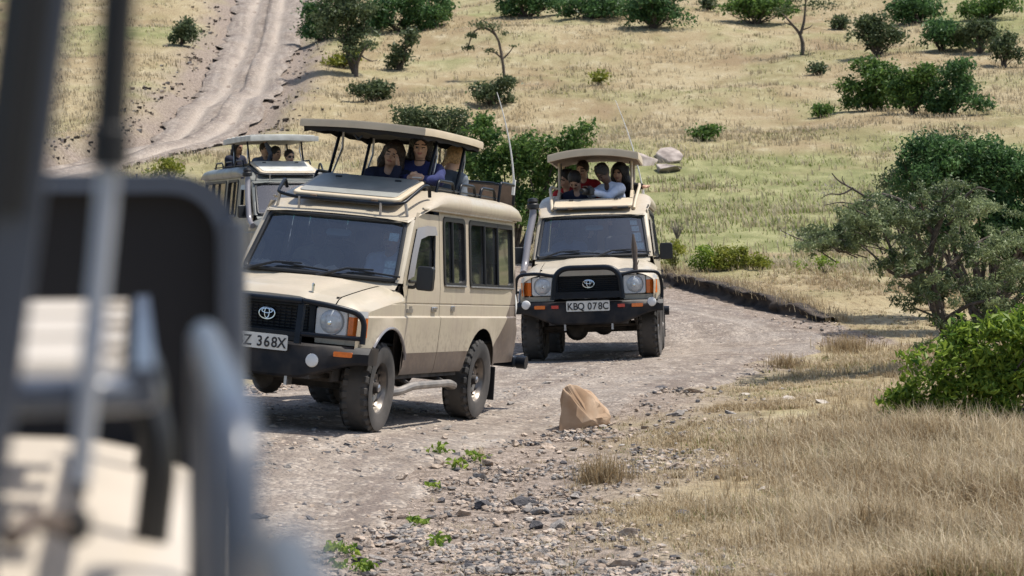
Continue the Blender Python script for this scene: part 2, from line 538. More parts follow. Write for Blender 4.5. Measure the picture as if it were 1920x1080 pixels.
def np_mesh(name, V, F, mats, smooth=True, attrs=None, fattrs=None, cattrs=None):
    """V (n,3), F (m,k) equal-sized faces or list of such arrays"""
    Fs = F if isinstance(F, list) else [F]
    me = bpy.data.meshes.new(name)
    nl = sum(f.size for f in Fs); nf = sum(len(f) for f in Fs)
    me.vertices.add(len(V)); me.vertices.foreach_set('co', np.ascontiguousarray(V, np.float32).ravel())
    me.loops.add(nl); me.loops.foreach_set('vertex_index', np.concatenate([f.ravel() for f in Fs]).astype(np.int32))
    me.polygons.add(nf)
    tot = np.concatenate([np.full(len(f), f.shape[1], np.int32) for f in Fs])
    me.polygons.foreach_set('loop_start', np.concatenate([[0], np.cumsum(tot)[:-1]]).astype(np.int32))
    me.polygons.foreach_set('loop_total', tot)
    for m in (mats if isinstance(mats, (list, tuple)) else [mats]): me.materials.append(m)
    me.update(calc_edges=True)
    me.polygons.foreach_set('use_smooth', np.full(nf, smooth, bool))
    for k, a in (attrs or {}).items():
        at_ = me.attributes.new(k, 'FLOAT', 'POINT'); at_.data.foreach_set('value', np.ascontiguousarray(a, np.float32).ravel())
    for k, a in (fattrs or {}).items():
        at_ = me.attributes.new(k, 'FLOAT', 'FACE'); at_.data.foreach_set('value', np.ascontiguousarray(a, np.float32).ravel())
    me.validate()
    return me

def obj(name, me, parent=None):
    o = bpy.data.objects.new(name, me); COL.objects.link(o); o.parent = parent
    return o

def qgrid(ny, nx):
    i = np.arange(ny - 1)[:, None] * nx + np.arange(nx - 1)[None, :]
    return np.stack([i, i + 1, i + nx + 1, i + nx], -1).reshape(-1, 4)

def greenness(X, Y):
    g = sstep(40, 50, Y) * sstep(86, 66, Y) * sstep(-3, 3, X + (Y - 50) * .12)
    g = np.maximum(g * .85, .35 * sstep(110, 120, Y) * (noise(X / 14, Y / 14, 21) > .6))
    n = fbm(X / 5, Y / 2.2, 31, 4)
    return np.clip(g * 1.5 * sstep(.18, .52, n) + .5 * sstep(.48, .70, fbm(X / 3, Y / 3, 33, 3)), 0, 1)
def stoniness(X, Y):
    off, hw, idx = road_dist(X, Y)
    e = off - hw
    n = fbm(X / 1.1, Y / 1.1, 51, 4) - .5
    right = sstep(3.0, 1.1, e + n * 2.2 + .14 * (Y - 15)) * sstep(40, 30, Y) * (off > 0)
    left = sstep(1.6, .2, -e * 0 + (-off - hw) + n * 1.5) * (off <= 0)
    hill = sstep(2.6, .3, np.abs(off) - hw + n * 2.5) * sstep(70, 80, Y)
    near = (Y > 30) & (Y < 48) & (X > -1) & (X < 10)
    bend = np.zeros_like(X)
    if np.any(near):
        s, e2, d = bank_side(X[near], Y[near]); bend[near] = (s < .05) * sstep(3.2, 2.4, d) * (e2 > -1) * (off[near] > -1)
    right = np.maximum(right, bend)
    return np.clip(np.maximum(np.maximum(right, left * sstep(60, 50, Y)), hill), 0, 1)

def ground_material():
    m = bpy.data.materials.new('savanna_ground'); m.use_nodes = True
    nt = m.node_tree; b = nt.nodes['Principled BSDF']
    tc = nt.nodes.new('ShaderNodeTexCoord'); v = tc.outputs['Object']
    st = nt.nodes.new('ShaderNodeMapping'); st.inputs['Scale'].default_value = (1, .45, 1); nt.links.new(v, st.inputs[0])
    a1 = nt.nodes.new('ShaderNodeAttribute'); a1.attribute_name = 'green'
    a2 = nt.nodes.new('ShaderNodeAttribute'); a2.attribute_name = 'stony'
    n0 = ntex(nt, st.outputs[0], .22, 3, .6); n1 = ntex(nt, st.outputs[0], 1.3, 5, .65); n2 = ntex(nt, v, 9, 3, .7); n3 = ntex(nt, v, 45, 2, .7)
    straw = mixc(nt, ramp(nt, n0, .35, .65), (.295, .228, .128), (.38, .315, .19))
    straw = mixc(nt, math_node(nt, 'MULTIPLY', ramp(nt, n1, .50, .72), .8), straw, (.455, .395, .265))
    straw = mixc(nt, math_node(nt, 'MULTIPLY', ramp(nt, n1, .46, .30), .75), straw, (.22, .16, .085))
    straw = mixc(nt, math_node(nt, 'MULTIPLY', ramp(nt, n0, .42, .30), .7), straw, (.245, .178, .105))
    straw = mixc(nt, math_node(nt, 'MULTIPLY', ramp(nt, n2, .52, .35), .55), straw, (.20, .14, .08))
    gr = mixc(nt, ramp(nt, n1, .35, .7), (.165, .185, .07), (.30, .30, .14))
    c = mixc(nt, math_node(nt, 'MULTIPLY', a1.outputs['Fac'], .85), straw, gr)
    dirt = mixc(nt, ramp(nt, n2, .35, .68), (.21, .165, .13), (.40, .33, .275))
    dirt = mixc(nt, math_node(nt, 'MULTIPLY', ramp(nt, n3, .55, .40), .6), dirt, (.12, .10, .085))
    c = mixc(nt, a2.outputs['Fac'], c, dirt)
    nt.links.new(c, b.inputs['Base Color'])
    b.inputs['Roughness'].default_value = .95; b.inputs['Specular IOR Level'].default_value = .15
    h = math_node(nt, 'ADD', math_node(nt, 'MULTIPLY', n2, .35), math_node(nt, 'MULTIPLY', n3, .10))
    bp = nt.nodes.new('ShaderNodeBump'); bp.inputs['Strength'].default_value = .8; bp.inputs['Distance'].default_value = .25
    nt.links.new(h, bp.inputs['Height']); nt.links.new(bp.outputs[0], b.inputs['Normal'])
    return m
M['ground'] = ground_material()

def road_material():
    m = bpy.data.materials.new('gravel_road'); m.use_nodes = True
    nt = m.node_tree; b = nt.nodes['Principled BSDF']
    tc = nt.nodes.new('ShaderNodeTexCoord'); v = tc.outputs['Object']
    a = nt.nodes.new('ShaderNodeAttribute'); a.attribute_name = 'rut'
    n0 = ntex(nt, v, .6, 3, .6); n1 = ntex(nt, v, 4, 4, .65); n2 = ntex(nt, v, 22, 3, .7)
    vo = nt.nodes.new('ShaderNodeTexVoronoi'); vo.inputs['Scale'].default_value = 26; nt.links.new(v, vo.inputs['Vector'])
    c = mixc(nt, ramp(nt, n1, .32, .68), (.175, .143, .117), (.325, .273, .226))
    c = mixc(nt, math_node(nt, 'MULTIPLY', ramp(nt, n0, .45, .65), .5), c, (.285, .255, .228))
    la = nt.nodes.new('ShaderNodeAttribute'); la.attribute_name = 'lat'; al = nt.nodes.new('ShaderNodeAttribute'); al.attribute_name = 'along'
    cb = nt.nodes.new('ShaderNodeCombineXYZ'); nt.links.new(math_node(nt, 'MULTIPLY', la.outputs['Fac'], 3.2), cb.inputs[0]); nt.links.new(math_node(nt, 'MULTIPLY', al.outputs['Fac'], .28), cb.inputs[1])
    sk = ntex(nt, cb.outputs[0], 1.0, 4, .65)
    c = mixc(nt, math_node(nt, 'MULTIPLY', ramp(nt, sk, .50, .36), .65), c, (.17, .135, .115))
    c = mixc(nt, math_node(nt, 'MULTIPLY', ramp(nt, sk, .52, .68), .5), c, (.43, .375, .318))
    c = mixc(nt, math_node(nt, 'MULTIPLY', a.outputs['Fac'], .75), c, mixc(nt, n2, (.42, .355, .29), (.55, .475, .40)))
    c = mixc(nt, math_node(nt, 'MULTIPLY', ramp(nt, n2, .52, .36), .55), c, (.13, .11, .10))
    vs = nt.nodes.new('ShaderNodeSeparateColor'); nt.links.new(vo.outputs['Color'], vs.inputs[0])
    c = mixc(nt, math_node(nt, 'MULTIPLY', ramp(nt, vs.outputs[0], .72, .80), math_node(nt, 'MULTIPLY', ramp(nt, n1, .45, .6), .7)), c, (.15, .135, .125))
    c = mixc(nt, math_node(nt, 'MULTIPLY', ramp(nt, vs.outputs[1], .80, .86), math_node(nt, 'MULTIPLY', ramp(nt, n1, .42, .6), .7)), c, (.48, .415, .345))
    nt.links.new(c, b.inputs['Base Color'])
    b.inputs['Roughness'].default_value = .95; b.inputs['Specular IOR Level'].default_value = .15
    h = math_node(nt, 'ADD', math_node(nt, 'MULTIPLY', n1, .5), math_node(nt, 'MULTIPLY', n2, .3))
    h = math_node(nt, 'ADD', h, math_node(nt, 'MULTIPLY', vo.outputs['Distance'], -.3))
    bp = nt.nodes.new('ShaderNodeBump'); bp.inputs['Strength'].default_value = .8; bp.inputs['Distance'].default_value = .07
    nt.links.new(h, bp.inputs['Height']); nt.links.new(bp.outputs[0], b.inputs['Normal'])
    return m
M['road'] = road_material()

g_me = np_mesh('ground', np.stack([GX, GY, GZ], -1).reshape(-1, 3), qgrid(*GX.shape), M['ground'],
               attrs={'green': greenness(GX, GY), 'stony': stoniness(GX, GY)})
tag(obj('ground', g_me), kind='structure')

# the road: a sheet following the centreline; its ragged edges dive under the ground
def make_road():
    C = spline(ROAD, .22); C = C[(C[:, 1] > -30) & (C[:, 1] < 330)]
    keep = [0]
    for i in range(1, len(C)):
        if np.linalg.norm(C[i, :2] - C[keep[-1], :2]) > (.2 if C[i, 1] < 50 else .7): keep.append(i)
    C = C[keep]
    T = np.gradient(C[:, :2], axis=0); T /= np.linalg.norm(T, axis=1)[:, None]
    Nn = np.stack([T[:, 1], -T[:, 0]], 1)
    u = np.linspace(-1, 1, 33)
    s = np.cumsum(np.r_[0, np.linalg.norm(np.diff(C[:, :2], axis=0), axis=1)])
    jl = 1 + .28 * (fbm(s / 1.2, s * 0, 61, 4) - .5) * 2; jr = 1 + .28 * (fbm(s / 1.2, s * 0 + 9, 62, 4) - .5) * 2
    W = np.where(u[None] < 0, -u[None] * jl[:, None], u[None] * jr[:, None]) * np.sign(u[None]) * C[:, 2:3]
    X = C[:, 0:1] + Nn[:, 0:1] * W; Y = C[:, 1:2] + Nn[:, 1:2] * W
    rut = np.exp(-((np.abs(W) - .82) / .30) ** 2) * (.55 + .45 * sstep(.3, .6, fbm(X / 3, Y / 3, 70, 3)))
    far = sstep(60, 85, Y)
    Z = ground_z(X, Y) + .022 + (fbm(X * 2.2, Y * 2.2, 71, 3) - .5) * .035 * (1 - np.abs(u)[None] ** 4)
    Z = Z + far * (.14 - .20 * rut) + far * .05 - .10 * sstep(.86, 1., np.abs(u))[None]
    rut = rut * (.32 + .68 * far)
    me = np_mesh('road', np.stack([X, Y, Z], -1).reshape(-1, 3), qgrid(*X.shape), M['road'], attrs={'rut': rut, 'lat': W, 'along': np.repeat(s[:, None], 33, 1)})
    return tag(obj('road', me), kind='structure')
make_road()

# the bare earth face of the turf bank
def make_bank():
    B = spline([(p[0], p[1], 0) for p in BANK[::3]], .08)[:, :2]
    T = np.gradient(B, axis=0); T /= np.linalg.norm(T, axis=1)[:, None]
    Nn = np.stack([-T[:, 1], T[:, 0]], 1)                     # outward
    n = len(B); s = np.arange(n) * .08
    e = np.clip(np.minimum(np.arange(n), n - 1 - np.arange(n)) / 14, 0, 1)
    rows = []
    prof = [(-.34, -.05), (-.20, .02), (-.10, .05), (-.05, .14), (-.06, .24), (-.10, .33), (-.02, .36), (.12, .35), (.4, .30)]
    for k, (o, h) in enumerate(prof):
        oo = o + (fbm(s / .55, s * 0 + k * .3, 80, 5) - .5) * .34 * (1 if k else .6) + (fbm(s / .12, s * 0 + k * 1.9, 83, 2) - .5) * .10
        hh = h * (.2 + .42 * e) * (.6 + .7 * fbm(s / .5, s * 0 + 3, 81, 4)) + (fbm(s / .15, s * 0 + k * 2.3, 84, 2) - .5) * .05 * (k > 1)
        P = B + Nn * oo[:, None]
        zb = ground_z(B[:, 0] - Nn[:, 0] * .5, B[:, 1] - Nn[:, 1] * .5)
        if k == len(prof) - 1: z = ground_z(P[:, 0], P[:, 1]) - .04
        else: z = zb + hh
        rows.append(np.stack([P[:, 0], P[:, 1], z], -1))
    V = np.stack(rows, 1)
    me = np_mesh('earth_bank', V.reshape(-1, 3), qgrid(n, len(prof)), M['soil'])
    return tag(obj('earth_bank', me), kind='structure')
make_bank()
# ------------------------------------------------------------------ the safari trucks (x forward, y left, z up, origin on the ground between the axles)
_sz = [.40, .48, .54, .70, .98, 1.025, 1.04, 1.14, 1.145, 1.155, 1.16, 1.30, 1.97, 2.06]
_sy = [.765, .775, .802, .822, .834, .834, .812, .809, .802, .802, .808, .80, .722, .712]
WX = 1.49
def sm(a, b, x):
    t = min(max((x - a) / (b - a), 0), 1); return t * t * (3 - 2 * t)
def yside(x, z):
    y = float(np.interp(z, _sz, _sy))
    if x > .8:                                             # wide front wings
        y += .052 * sm(.86, 1.04, x) * sm(1.30, 1.16, z)
        y -= .055 * sm(1.85, 2.12, x)
    for cx in (WX, -WX):                                   # arch lips
        d = math.hypot(x - cx, z - .42)
        y += .022 * sm(.60, .535, d) * (1 if cx > 0 else .6)
    if x < -2.45: y -= .05 * sm(-2.45, -2.82, x) * (1 if z > .9 else .6)
    return y
def zarch(x):
    z = .49
    for cx, r in ((WX, .535), (-WX, .52)):
        d = abs(x - cx)
        if d < r: z = max(z, .40 + math.sqrt(r * r - d * d))
    return z
def hoodz(x, y):
    t = min(max((x - 1.0) / 1.1, 0), 1)
    z = 1.318 - .128 * t ** 1.25
    a = abs(y)
    z -= .030 * (a / .62) ** 2
    z += .022 * sm(.40, .30, a) * sm(1.0, 1.2, x)
    z -= .055 * sm(1.98, 2.13, x) ** 2
    if a > .62: z -= .10 * ((a - .62) / .26) ** 2.2
    return z
def frange(a, b, n): return [a + (b - a) * i / n for i in range(n + 1)]
def arch_xs(cx, r): return [cx + r * math.cos(math.pi * k / 18) * .9999 for k in range(19)]

def side_panel(xs, zs, zlo, zhi, skip=None):
    xs = sorted(set(round(x, 4) for x in xs), reverse=True)
    P = []
    for x in xs:
        a, b = zlo(x), zhi(x)
        P.append([(x, yside(x, min(max(z, a), b)), min(max(z, a), b)) for z in zs])
    return grid(P, skip)

ZS = [.40, .48, .54, .62, .70, .8, .9, .98, 1.025, 1.04, 1.09, 1.14, 1.145, 1.155, 1.16, 1.23, 1.30]

def both(name, vf, mats, parent, **k):
    out = []
    for f in (lambda a: a, mir):
        out.append(MB().add(f(vf)).build(name, mats, parent, **k))
    return out

_wheel = {}
def wheel_meshes():
    if _wheel: return _wheel
    n = 216
    prof = []                                              # (half-width pos, base radius, lug depth)
    ws = [-.128, -.126, -.118, -.100, -.098, -.060, -.056, -.014, -.010, .010, .014, .056, .060, .098, .100, .118, .126, .128]
    P = []
    for j in range(n + 1):
        a = 2 * math.pi * j / n
        row = [(.215, -.105), (.225, -.118), (.285, -.136), (.345, -.137), (.372, -.132)]
        for w in ws:
            base = .386 - .9 * max(0, abs(w) - .10) - .02 * (abs(w) / .13) ** 4
            ph = (j / n * 24 + abs(w) * 4.5 + (.5 if w > 0 else 0)) % 1.0
            groove = any(abs(abs(w) - g) < .006 for g in (.012, .058))
            lug = 0 if groove else (.022 if ph < .60 else 0.)
            row.append((base + lug, w))
        row += [(.372, .132), (.345, .137), (.285, .136), (.225, .118), (.215, .105)]
        P.append([(r * math.cos(a), h, r * math.sin(a)) for r, h in row])
    _wheel['tyre'] = MB().add(grid(P)).mesh('tyre', M['tyre'], 18)
    rim = MB()
    # barrel, lip and pierced disc (outer side = +y)
    rim.add(lathe([(.218, -.10), (.205, -.09), (.195, .0), (.205, .085), (.222, .112), (.228, .118), (.222, .106), (.203, .06), (.192, .035)], 48))
    rs = [.192, .165, .125, .085]; hs = [.035, .052, .062, .045]
    nn = 64; V, F = [], []
    for j in range(nn):
        a = 2 * math.pi * j / nn
        for r, h in zip(rs, hs): V.append((r * math.cos(a), h, r * math.sin(a)))
    for j in range(nn):
        for i in range(3):
            if i == 1 and (j % 8) in (2, 3, 4, 5): continue
            F.append((j * 4 + i, j * 4 + i + 1, ((j + 1) % nn) * 4 + i + 1, ((j + 1) % nn) * 4 + i))
    rim.add((V, F))
    _wheel['rim'] = rim.mesh('rim', M['rim'], 30)
    hub = MB().add(lathe([(.0, .105), (.03, .105), (.045, .10), (.05, .06), (.085, .05), (.085, .03), (.18, .01), (.19, -.06), (.0, -.06)], 24))
    _wheel['hub'] = hub.mesh('hub', M['under'], 30)
    caps = MB().add(lathe([(0, .118), (.022, .117), (.034, .108), (.036, .07)], 16))
    for k in range(6):
        a = k * math.pi / 3
        caps.add(lathe([(0, .068), (.012, .066), (.012, .04)], 6, c=(.068 * math.cos(a), 0, .068 * math.sin(a))))
    _wheel['cap'] = caps.mesh('hub_cap', M['steel'], 30)
    return _wheel

def add_wheel(root, x, y, steer=0., spin=0.):
    W = wheel_meshes()
    s = 1 if y > 0 else -1
    w = inst('wheel', W['hub'], root, (x, y, .405), (spin, 0, 0) if 0 else (0, 0, (0 if s > 0 else math.pi) + steer))
    inst('tyre', W['tyre'], w, rot=(0, spin, 0)); inst('rim', W['rim'], w, rot=(0, spin, 0)); inst('hub_cap', W['cap'], w, rot=(0, spin, 0))
    return w

def text_part(body, size, m, parent, M4, name='character', gap=1.0, sx=.8):
    """each character a thin mesh of its own; M4 takes (x right, y up) of the writing to parent space"""
    widths = {' ': .42, '.': .25, '1': .42}
    x = 0; adv = []
    for ch in body:
        adv.append((ch, x)); x += widths.get(ch, .66) * size * gap
    for ch, cx in adv:
        if ch == ' ': continue
        cu = bpy.data.curves.new('character', 'FONT'); cu.body = ch; cu.size = size * 1.38; cu.extrude = .0015; cu.offset = .0016 * size / .075
        tmp = bpy.data.objects.new('tmp', cu); COL.objects.link(tmp)
        dg = bpy.context.evaluated_depsgraph_get()
        me = bpy.data.meshes.new_from_object(tmp.evaluated_get(dg)); me.name = 'character'
        bpy.data.objects.remove(tmp); bpy.data.curves.remove(cu)
        me.materials.clear(); me.materials.append(m)
        xs = [v.co.x for v in me.vertices]
        mid = (min(xs) + max(xs)) / 2
        for v in me.vertices:
            v.co = M4 @ Vector(((v.co.x - mid) * sx + cx + .33 * size * gap - x / 2, v.co.y - size * .5, v.co.z))
        o = obj(name, me, parent)

def emblem(parent, x, y, z, w=.145, h=.10):
    def ell(cy, cz, ry, rz, r):
        return tube([(x + .0, y + cy + ry * math.cos(t), z + cz + rz * math.sin(t)) for t in frange(0, 2 * math.pi, 28)[:-1]], r, 6, closed=True)
    MB().add(ell(0, 0, w / 2, h / 2, .0075)).add(ell(0, .004, w * .15, h * .45, .0065)).add(ell(0, h * .20, w * .33, h * .19, .0065)).build('emblem', M['chrome'], parent, ang=60)

def build_truck(key, label, paintm, variant, plate_text=None):
    root = empty('safari_truck')
    root.matrix_world = VM[key]
    tag(root, label, 'truck', 'safari trucks on the dirt track')
    P_ = paintm
    # --- wings, doors, rear quarters (each its own panel; gaps show the dark body behind)
    zhood = lambda x: hoodz(x, .86) - .002
    xs_f = frange(2.12, .955, 14) + arch_xs(WX, .535)
    xs_f = [x for x in xs_f if .955 <= x <= 2.12]
    zs_f = ZS[:-1] + [1.2, 1.23, 1.26]
    fend = side_panel(xs_f, sorted(set(zs_f)), zarch, zhood, skip=lambda c: (c[2] < .52 and c[0] < WX - .5) or (c[2] < .70 and c[0] > WX + .3))
    fs = both('front_wing', fend, P_, root)
    top = [[(x, y if y < .80 else min(y, yside(x, zhood(x))), hoodz(x, y)) for y in (.622, .66, .70, .74, .78, .81, .835, .86, .9)] for x in frange(2.12, .925, 17)]
    for s, w in zip((1, -1), fs):
        MB().add(grid(top) if s > 0 else mir(grid(top))).build('wing_top', P_, w)
        # flare lip
        arc = [(WX + .54 * math.cos(t), (yside(WX + .54 * math.cos(t), .42 + .54 * math.sin(t)) + .012) * s, .40 + .54 * math.sin(t)) for t in frange(.75, 2.65, 18)]
        MB().add(tube(arc, .013, 6)).build('arch_flare', M['visor'], w)
    # doors
    lo_door = side_panel(frange(.945, -.125, 8), ZS, lambda x: .50, lambda x: 1.30)
    fx = lambda z: .955 - (.36 / .53) * max(0, z - 1.335)     # front edge follows the screen pillar
    us = [0, .10, .13, .55, .80, .83, 1.0]; zz = [1.30, 1.335, 1.36, 1.5, 1.65, 1.80, 1.83, 1.88, 1.93, 1.98]
    up = []
    for u in us:
        row = []
        for z in zz:
            f = min(fx(z), .93); x = f + (-.125 - f) * u
            row.append((x, yside(x, z), z))
        up.append(row)
    def in_win(c):
        f = min(fx(c[2]), .93); u = (c[0] - f) / (-.125 - f)
        return .115 < u < .815 and 1.345 < c[2] < 1.815
    dmesh = MB().add(lo_door).add(grid(up, in_win))
    for s in (1, -1):
        d = MB().add((dmesh.v, dmesh.f) if s > 0 else mir((dmesh.v, dmesh.f))).build('door', P_, root)
        pane = []
        for u in (.10, .45, .83):
            pane.append([((lambda f: f + (-.125 - f) * u)(min(fx(z), .93)), 0, z) for z in (1.335, 1.5, 1.65, 1.83)])
        pane = [[(x, (yside(x, z) - .014) * s, z) for x, y, z in r] for r in pane]
        w = MB().add(grid(pane)).build('door_window', M['glass'], d)
        # rubber and smoke visor round the door glass
        def edge(u, z): f = min(fx(z), .93); x = f + (-.125 - f) * u; return (x, (yside(x, z) + .004) * s, z)
        loop = [edge(.115, 1.35), edge(.115, 1.815), edge(.815, 1.815), edge(.815, 1.35)]
        MB().add(tube(fillet(loop, .06, 4, True), .012, 6, closed=True)).build('window_seal', M['rubber'], w)
        vis = [[edge(.06, 1.36), edge(.06, 1.6), edge(.07, 1.84), edge(.45, 1.87), edge(.80, 1.87)], [edge(.17, 1.40), edge(.17, 1.60), edge(.20, 1.74), edge(.45, 1.78), edge(.80, 1.79)]]
        vis = [[(p[0], p[1] + s * o, p[2]) for p, o in zip(r, [o_] * 5)] for r, o_ in zip(vis, (.016, .034))]
        MB().add(grid(vis)).build('window_visor', M['visor'], d)
        MB().add(obox((.06, (yside(.06, 1.09) + .008) * s, 1.10), (.13, .018, .05))).add(obox((.06, (yside(.06, 1.09) + .022) * s, 1.112), (.11, .014, .022))).build('door_handle', M['steel'], d, bevel=.005)
        MB().add(obox((.74, (yside(.74, 1.09) + .005) * s, 1.085), (.16, .010, .035))).add(obox((.72, (yside(.72, 1.1) + .006) * s, 1.112), (.05, .010, .03))).build('door_badge', M['steel'], d)
        # mirror on its arm
        mr = MB().add(tube(fillet([(.80, .79 * s, 1.30), (.83, .87 * s, 1.30), (.83, .89 * s, 1.34), (.83, .93 * s, 1.38)], .03), .016, 8)).build('mirror_arm', M['rubber'], root)
        mb = MB().add(slab(rrect(.885, 1.055, 1.28, 1.50, .03), lambda a, b, t: (.80 + t + .25 * (a - .975), a * s, b), 0, .075)).build('mirror_housing', M['rubber'], mr, bevel=.012)
        MB().add(slab(rrect(.90, 1.04, 1.295, 1.485, .025), lambda a, b, t: (.792 + t + .25 * (a - .975), a * s, b), 0, .004)).build('mirror_glass', M['mirror'], mr)
    # rear quarters with two windows a side
    wins = [(-.255, -.90, 1.335, 1.955), (-1.07, -2.60, 1.335, 1.955)]
    xr = frange(-.135, -2.82, 22) + arch_xs(-WX, .52) + [w[0] for w in wins] + [w[1] for w in wins]
    xr = [x for x in xr if -2.82 <= x <= -.135]
    lo_q = side_panel(xr, ZS, lambda x: max(.50, zarch(x)) if x > -2.05 else .56, lambda x: 1.30)
    hi_q = side_panel(xr, [1.30, 1.335, 1.5, 1.65, 1.8, 1.955, 1.98, 2.02], lambda x: 1.30, lambda x: 2.02,
                      skip=lambda c: any(w[1] < c[0] < w[0] and w[2] < c[2] < w[3] for w in wins))
    qm = MB().add(lo_q).add(hi_q)
    for s in (1, -1):
        q = MB().add((qm.v, qm.f) if s > 0 else mir((qm.v, qm.f))).build('rear_quarter', P_, root)
        for (a1, a0, b0, b1) in wins:
            fn = lambda a, b, t: (a, (yside(a, b) + t) * s, b)
            wob = MB().add(ring(rrect(a0 - .022, a1 + .022, b0 - .022, b1 + .022, .07), rrect(a0 + .022, a1 - .022, b0 + .022, b1 - .022, .05), fn, -.02, .013)).build('window_frame', M['rubber'], q)
            mid = a1 - (a1 - a0) * (.42 if a1 - a0 < 1 else .62)
            panes = [(a1 - .01, mid), (mid, a0 + .01)] if a1 - a0 < 1 else [(a1 - .01, a1 - .5), (a1 - .5, mid), (mid, a0 + .01)]
            for i, (p1, p0) in enumerate(panes):
                off = -.012 - .006 * (i % 2)
                MB().add(grid([[(x, (yside(x, z) + off) * s, z) for z in (b0 + .005, (b0 + b1) / 2, b1 - .005)] for x in (p1, p0)])).build('pane', M['glass'], wob)
                if i: MB().add(tube([(p1, (yside(p1, z) + .0) * s, z) for z in (b0, (b0 + b1) / 2, b1)], .014, 6)).build('window_bar', M['rubber'], wob)
            MB().add(tube([fn(x, b0 - .008, .016) for x in frange(a1, a0, 4)], .008, 6)).build('sill_strip', M['steel'], wob)
        MB().add(obox((-.52, (yside(-.52, 1.09) + .006) * s, 1.11), (.10, .014, .055))).build('fuel_flap_catch', M['steel'], q, bevel=.005)
        # rain gutter
        MB().add(tube([(x, (yside(x, 2.0) + .020) * s, 2.022) for x in frange(.40, -2.80, 8)], .012, 6)).build('gutter', P_, q)
        MB().add(obox((-1.98, .74 * s, .36), (.02, .24, .34), (0, .12, 0))).build('mud_flap', M['rubber'], root)
    # --- bonnet, cowl, screen pillars
    ys = [-.612, -.56, -.50, -.42, -.38, -.34, -.29, -.2, 0, .2, .29, .34, .38, .42, .50, .56, .612]
    bon = MB().add(grid([[(x, y, hoodz(x, y) + .004) for y in ys] for x in frange(2.125, 1.03, 18)]))
    bon.add(grid([[(2.125, y, hoodz(2.125, y) + .004) for y in ys], [(2.13, y, 1.09) for y in ys]]))
    bo = bon.build('bonnet', P_, root)
    MB().add(grid([[(x, y, z - .025 * (abs(y) / .7) ** 2) for y in frange(-.76, .76, 12)] for x, z in ((1.045, 1.292), (1.02, 1.312), (.985, 1.335), (.955, 1.35))])).build('cowl', P_, root)
    wb, wt = (.975, .735, 1.348), (.615, .66, 1.878)
    def scr(u, v, o=0):                                     # u -1..1 across (left = +), v 0..1 up; bowed glass
        x = wb[0] + (wt[0] - wb[0]) * v + .045 * (1 - u * u) + o * .83
        return (x, u * (wb[1] + (wt[1] - wb[1]) * v), wb[2] + (wt[2] - wb[2]) * v + o * .56)
    for s in (1, -1):
        pil = [[scr(s * 1.0, v), (lambda p, z: ((p[0] + min(fx(z), .955)) / 2 + .012, s * (abs(p[1]) * .35 + yside(.7, z) * .65), z))(scr(s, v), wb[2] + (wt[2] - wb[2]) * v),
                (min(fx(wb[2] + (wt[2] - wb[2]) * v), .945) + .004, s * yside(.7, wb[2] + (wt[2] - wb[2]) * v), wb[2] + (wt[2] - wb[2]) * v)] for v in frange(-.04, 1.06, 8)]
        MB().add(grid(pil)).build('screen_pillar', P_, root)
    ws = MB().add(grid([[scr(u, v, -.008) for v in frange(.0, 1.0, 6)] for u in frange(-1, 1, 12)])).build('windscreen', M['wind'], root)
    loop = [scr(u, .0) for u in frange(-1, 1, 8)] + [scr(u, 1.) for u in frange(1, -1, 8)]
    MB().add(tube(fillet(loop, .05, 3, True), .022, 8, closed=True)).build('screen_seal', M['rubber'], ws)
    for y0, y1 in ((-.16, -.66), (.50, .02)):               # wipers parked across the lower glass
        a = scr(y0 / .7, .03, .03); c = scr((y0 + y1) / 1.4, .10, .03); b_ = scr(y1 / .7, -.10, .06)
        d0, d1 = scr((y0 + .26) / .72, .045, .02), scr((y0 - .20) / .72, .10, .02)
        MB().add(tube([b_, c, scr(y0 / .7, .12, .025)], [.016, .011, .008], 6)).add(tube([d0, scr(y0 / .7, .075, .02), d1], .009, 6)).build('wiper', M['rubber'], ws)
    fn = lambda a, b, t: scr(a, b, -.016 - t)
    st = [(.80, .93, .68, .82), (.82, .95, .06, .20), (.82, .97, .22, .34)] if variant != 'second' else [(.74, .88, .78, .90), (.76, .90, .62, .75), (.78, .92, .36, .58), (.80, .95, .16, .33)]
    for q in st: MB().add(slab(rrect(*q, .015), fn, 0, .003)).build('sticker', M['sticker'], ws)
    MB().add(slab(rrect(-.16, .20, .80, .92, .05), lambda a, b, t: scr(a, b, -.12 - t), 0, .03)).build('interior_mirror', M['lampback'], ws)
    # --- nose: grille, lamps
    gr = MB().add(box(2.06, 2.085, -.43, .43, .83, 1.11)).build('grille', M['rubber'], root)
    MB().add(ring(rrect(-.44, .44, .82, 1.115, .03), rrect(-.39, .39, .86, 1.075, .02), lambda a, b, t: (2.085 + t, a, b), 0, .035)).build('grille_surround', M['black'], gr)
    for z in frange(.875, 1.06, 7): MB().add(obox((2.098, 0, z), (.012, .77, .010), (0, .3, 0))).build('grille_bar', M['black'], gr)
    for y in frange(-.36, .36, 14): MB().add(obox((2.096, y, .968), (.008, .008, .20))).build('grille_upright', M['black'], gr)
    emblem(gr, 2.122, 0, .985)
    for s in (1, -1):
        hb = MB().add(slab(rrect(.445, .725, .845, 1.085, .03), lambda a, b, t: (2.05 + t - .06 * (a - .58), a * s, b), 0, .055)).build('headlight', M['white'], root, bevel=.008)
        MB().add(lathe([(.0, .030), (.04, .028), (.08, .018), (.102, .0), (.108, -.012)], 28, 'x', (2.108, .582 * s, .965))).build('lens', M['lens'], hb)
        MB().add(lathe([(.108, .0), (.118, .004), (.122, -.01)], 28, 'x', (2.103, .582 * s, .965))).build('lamp_ring', M['lampback'], hb)
        MB().add(lathe([(0, .036), (.016, .034), (.02, .028)], 12, 'x', (2.108, .582 * s, .955))).build('bulb_shield', M['chrome'], hb)
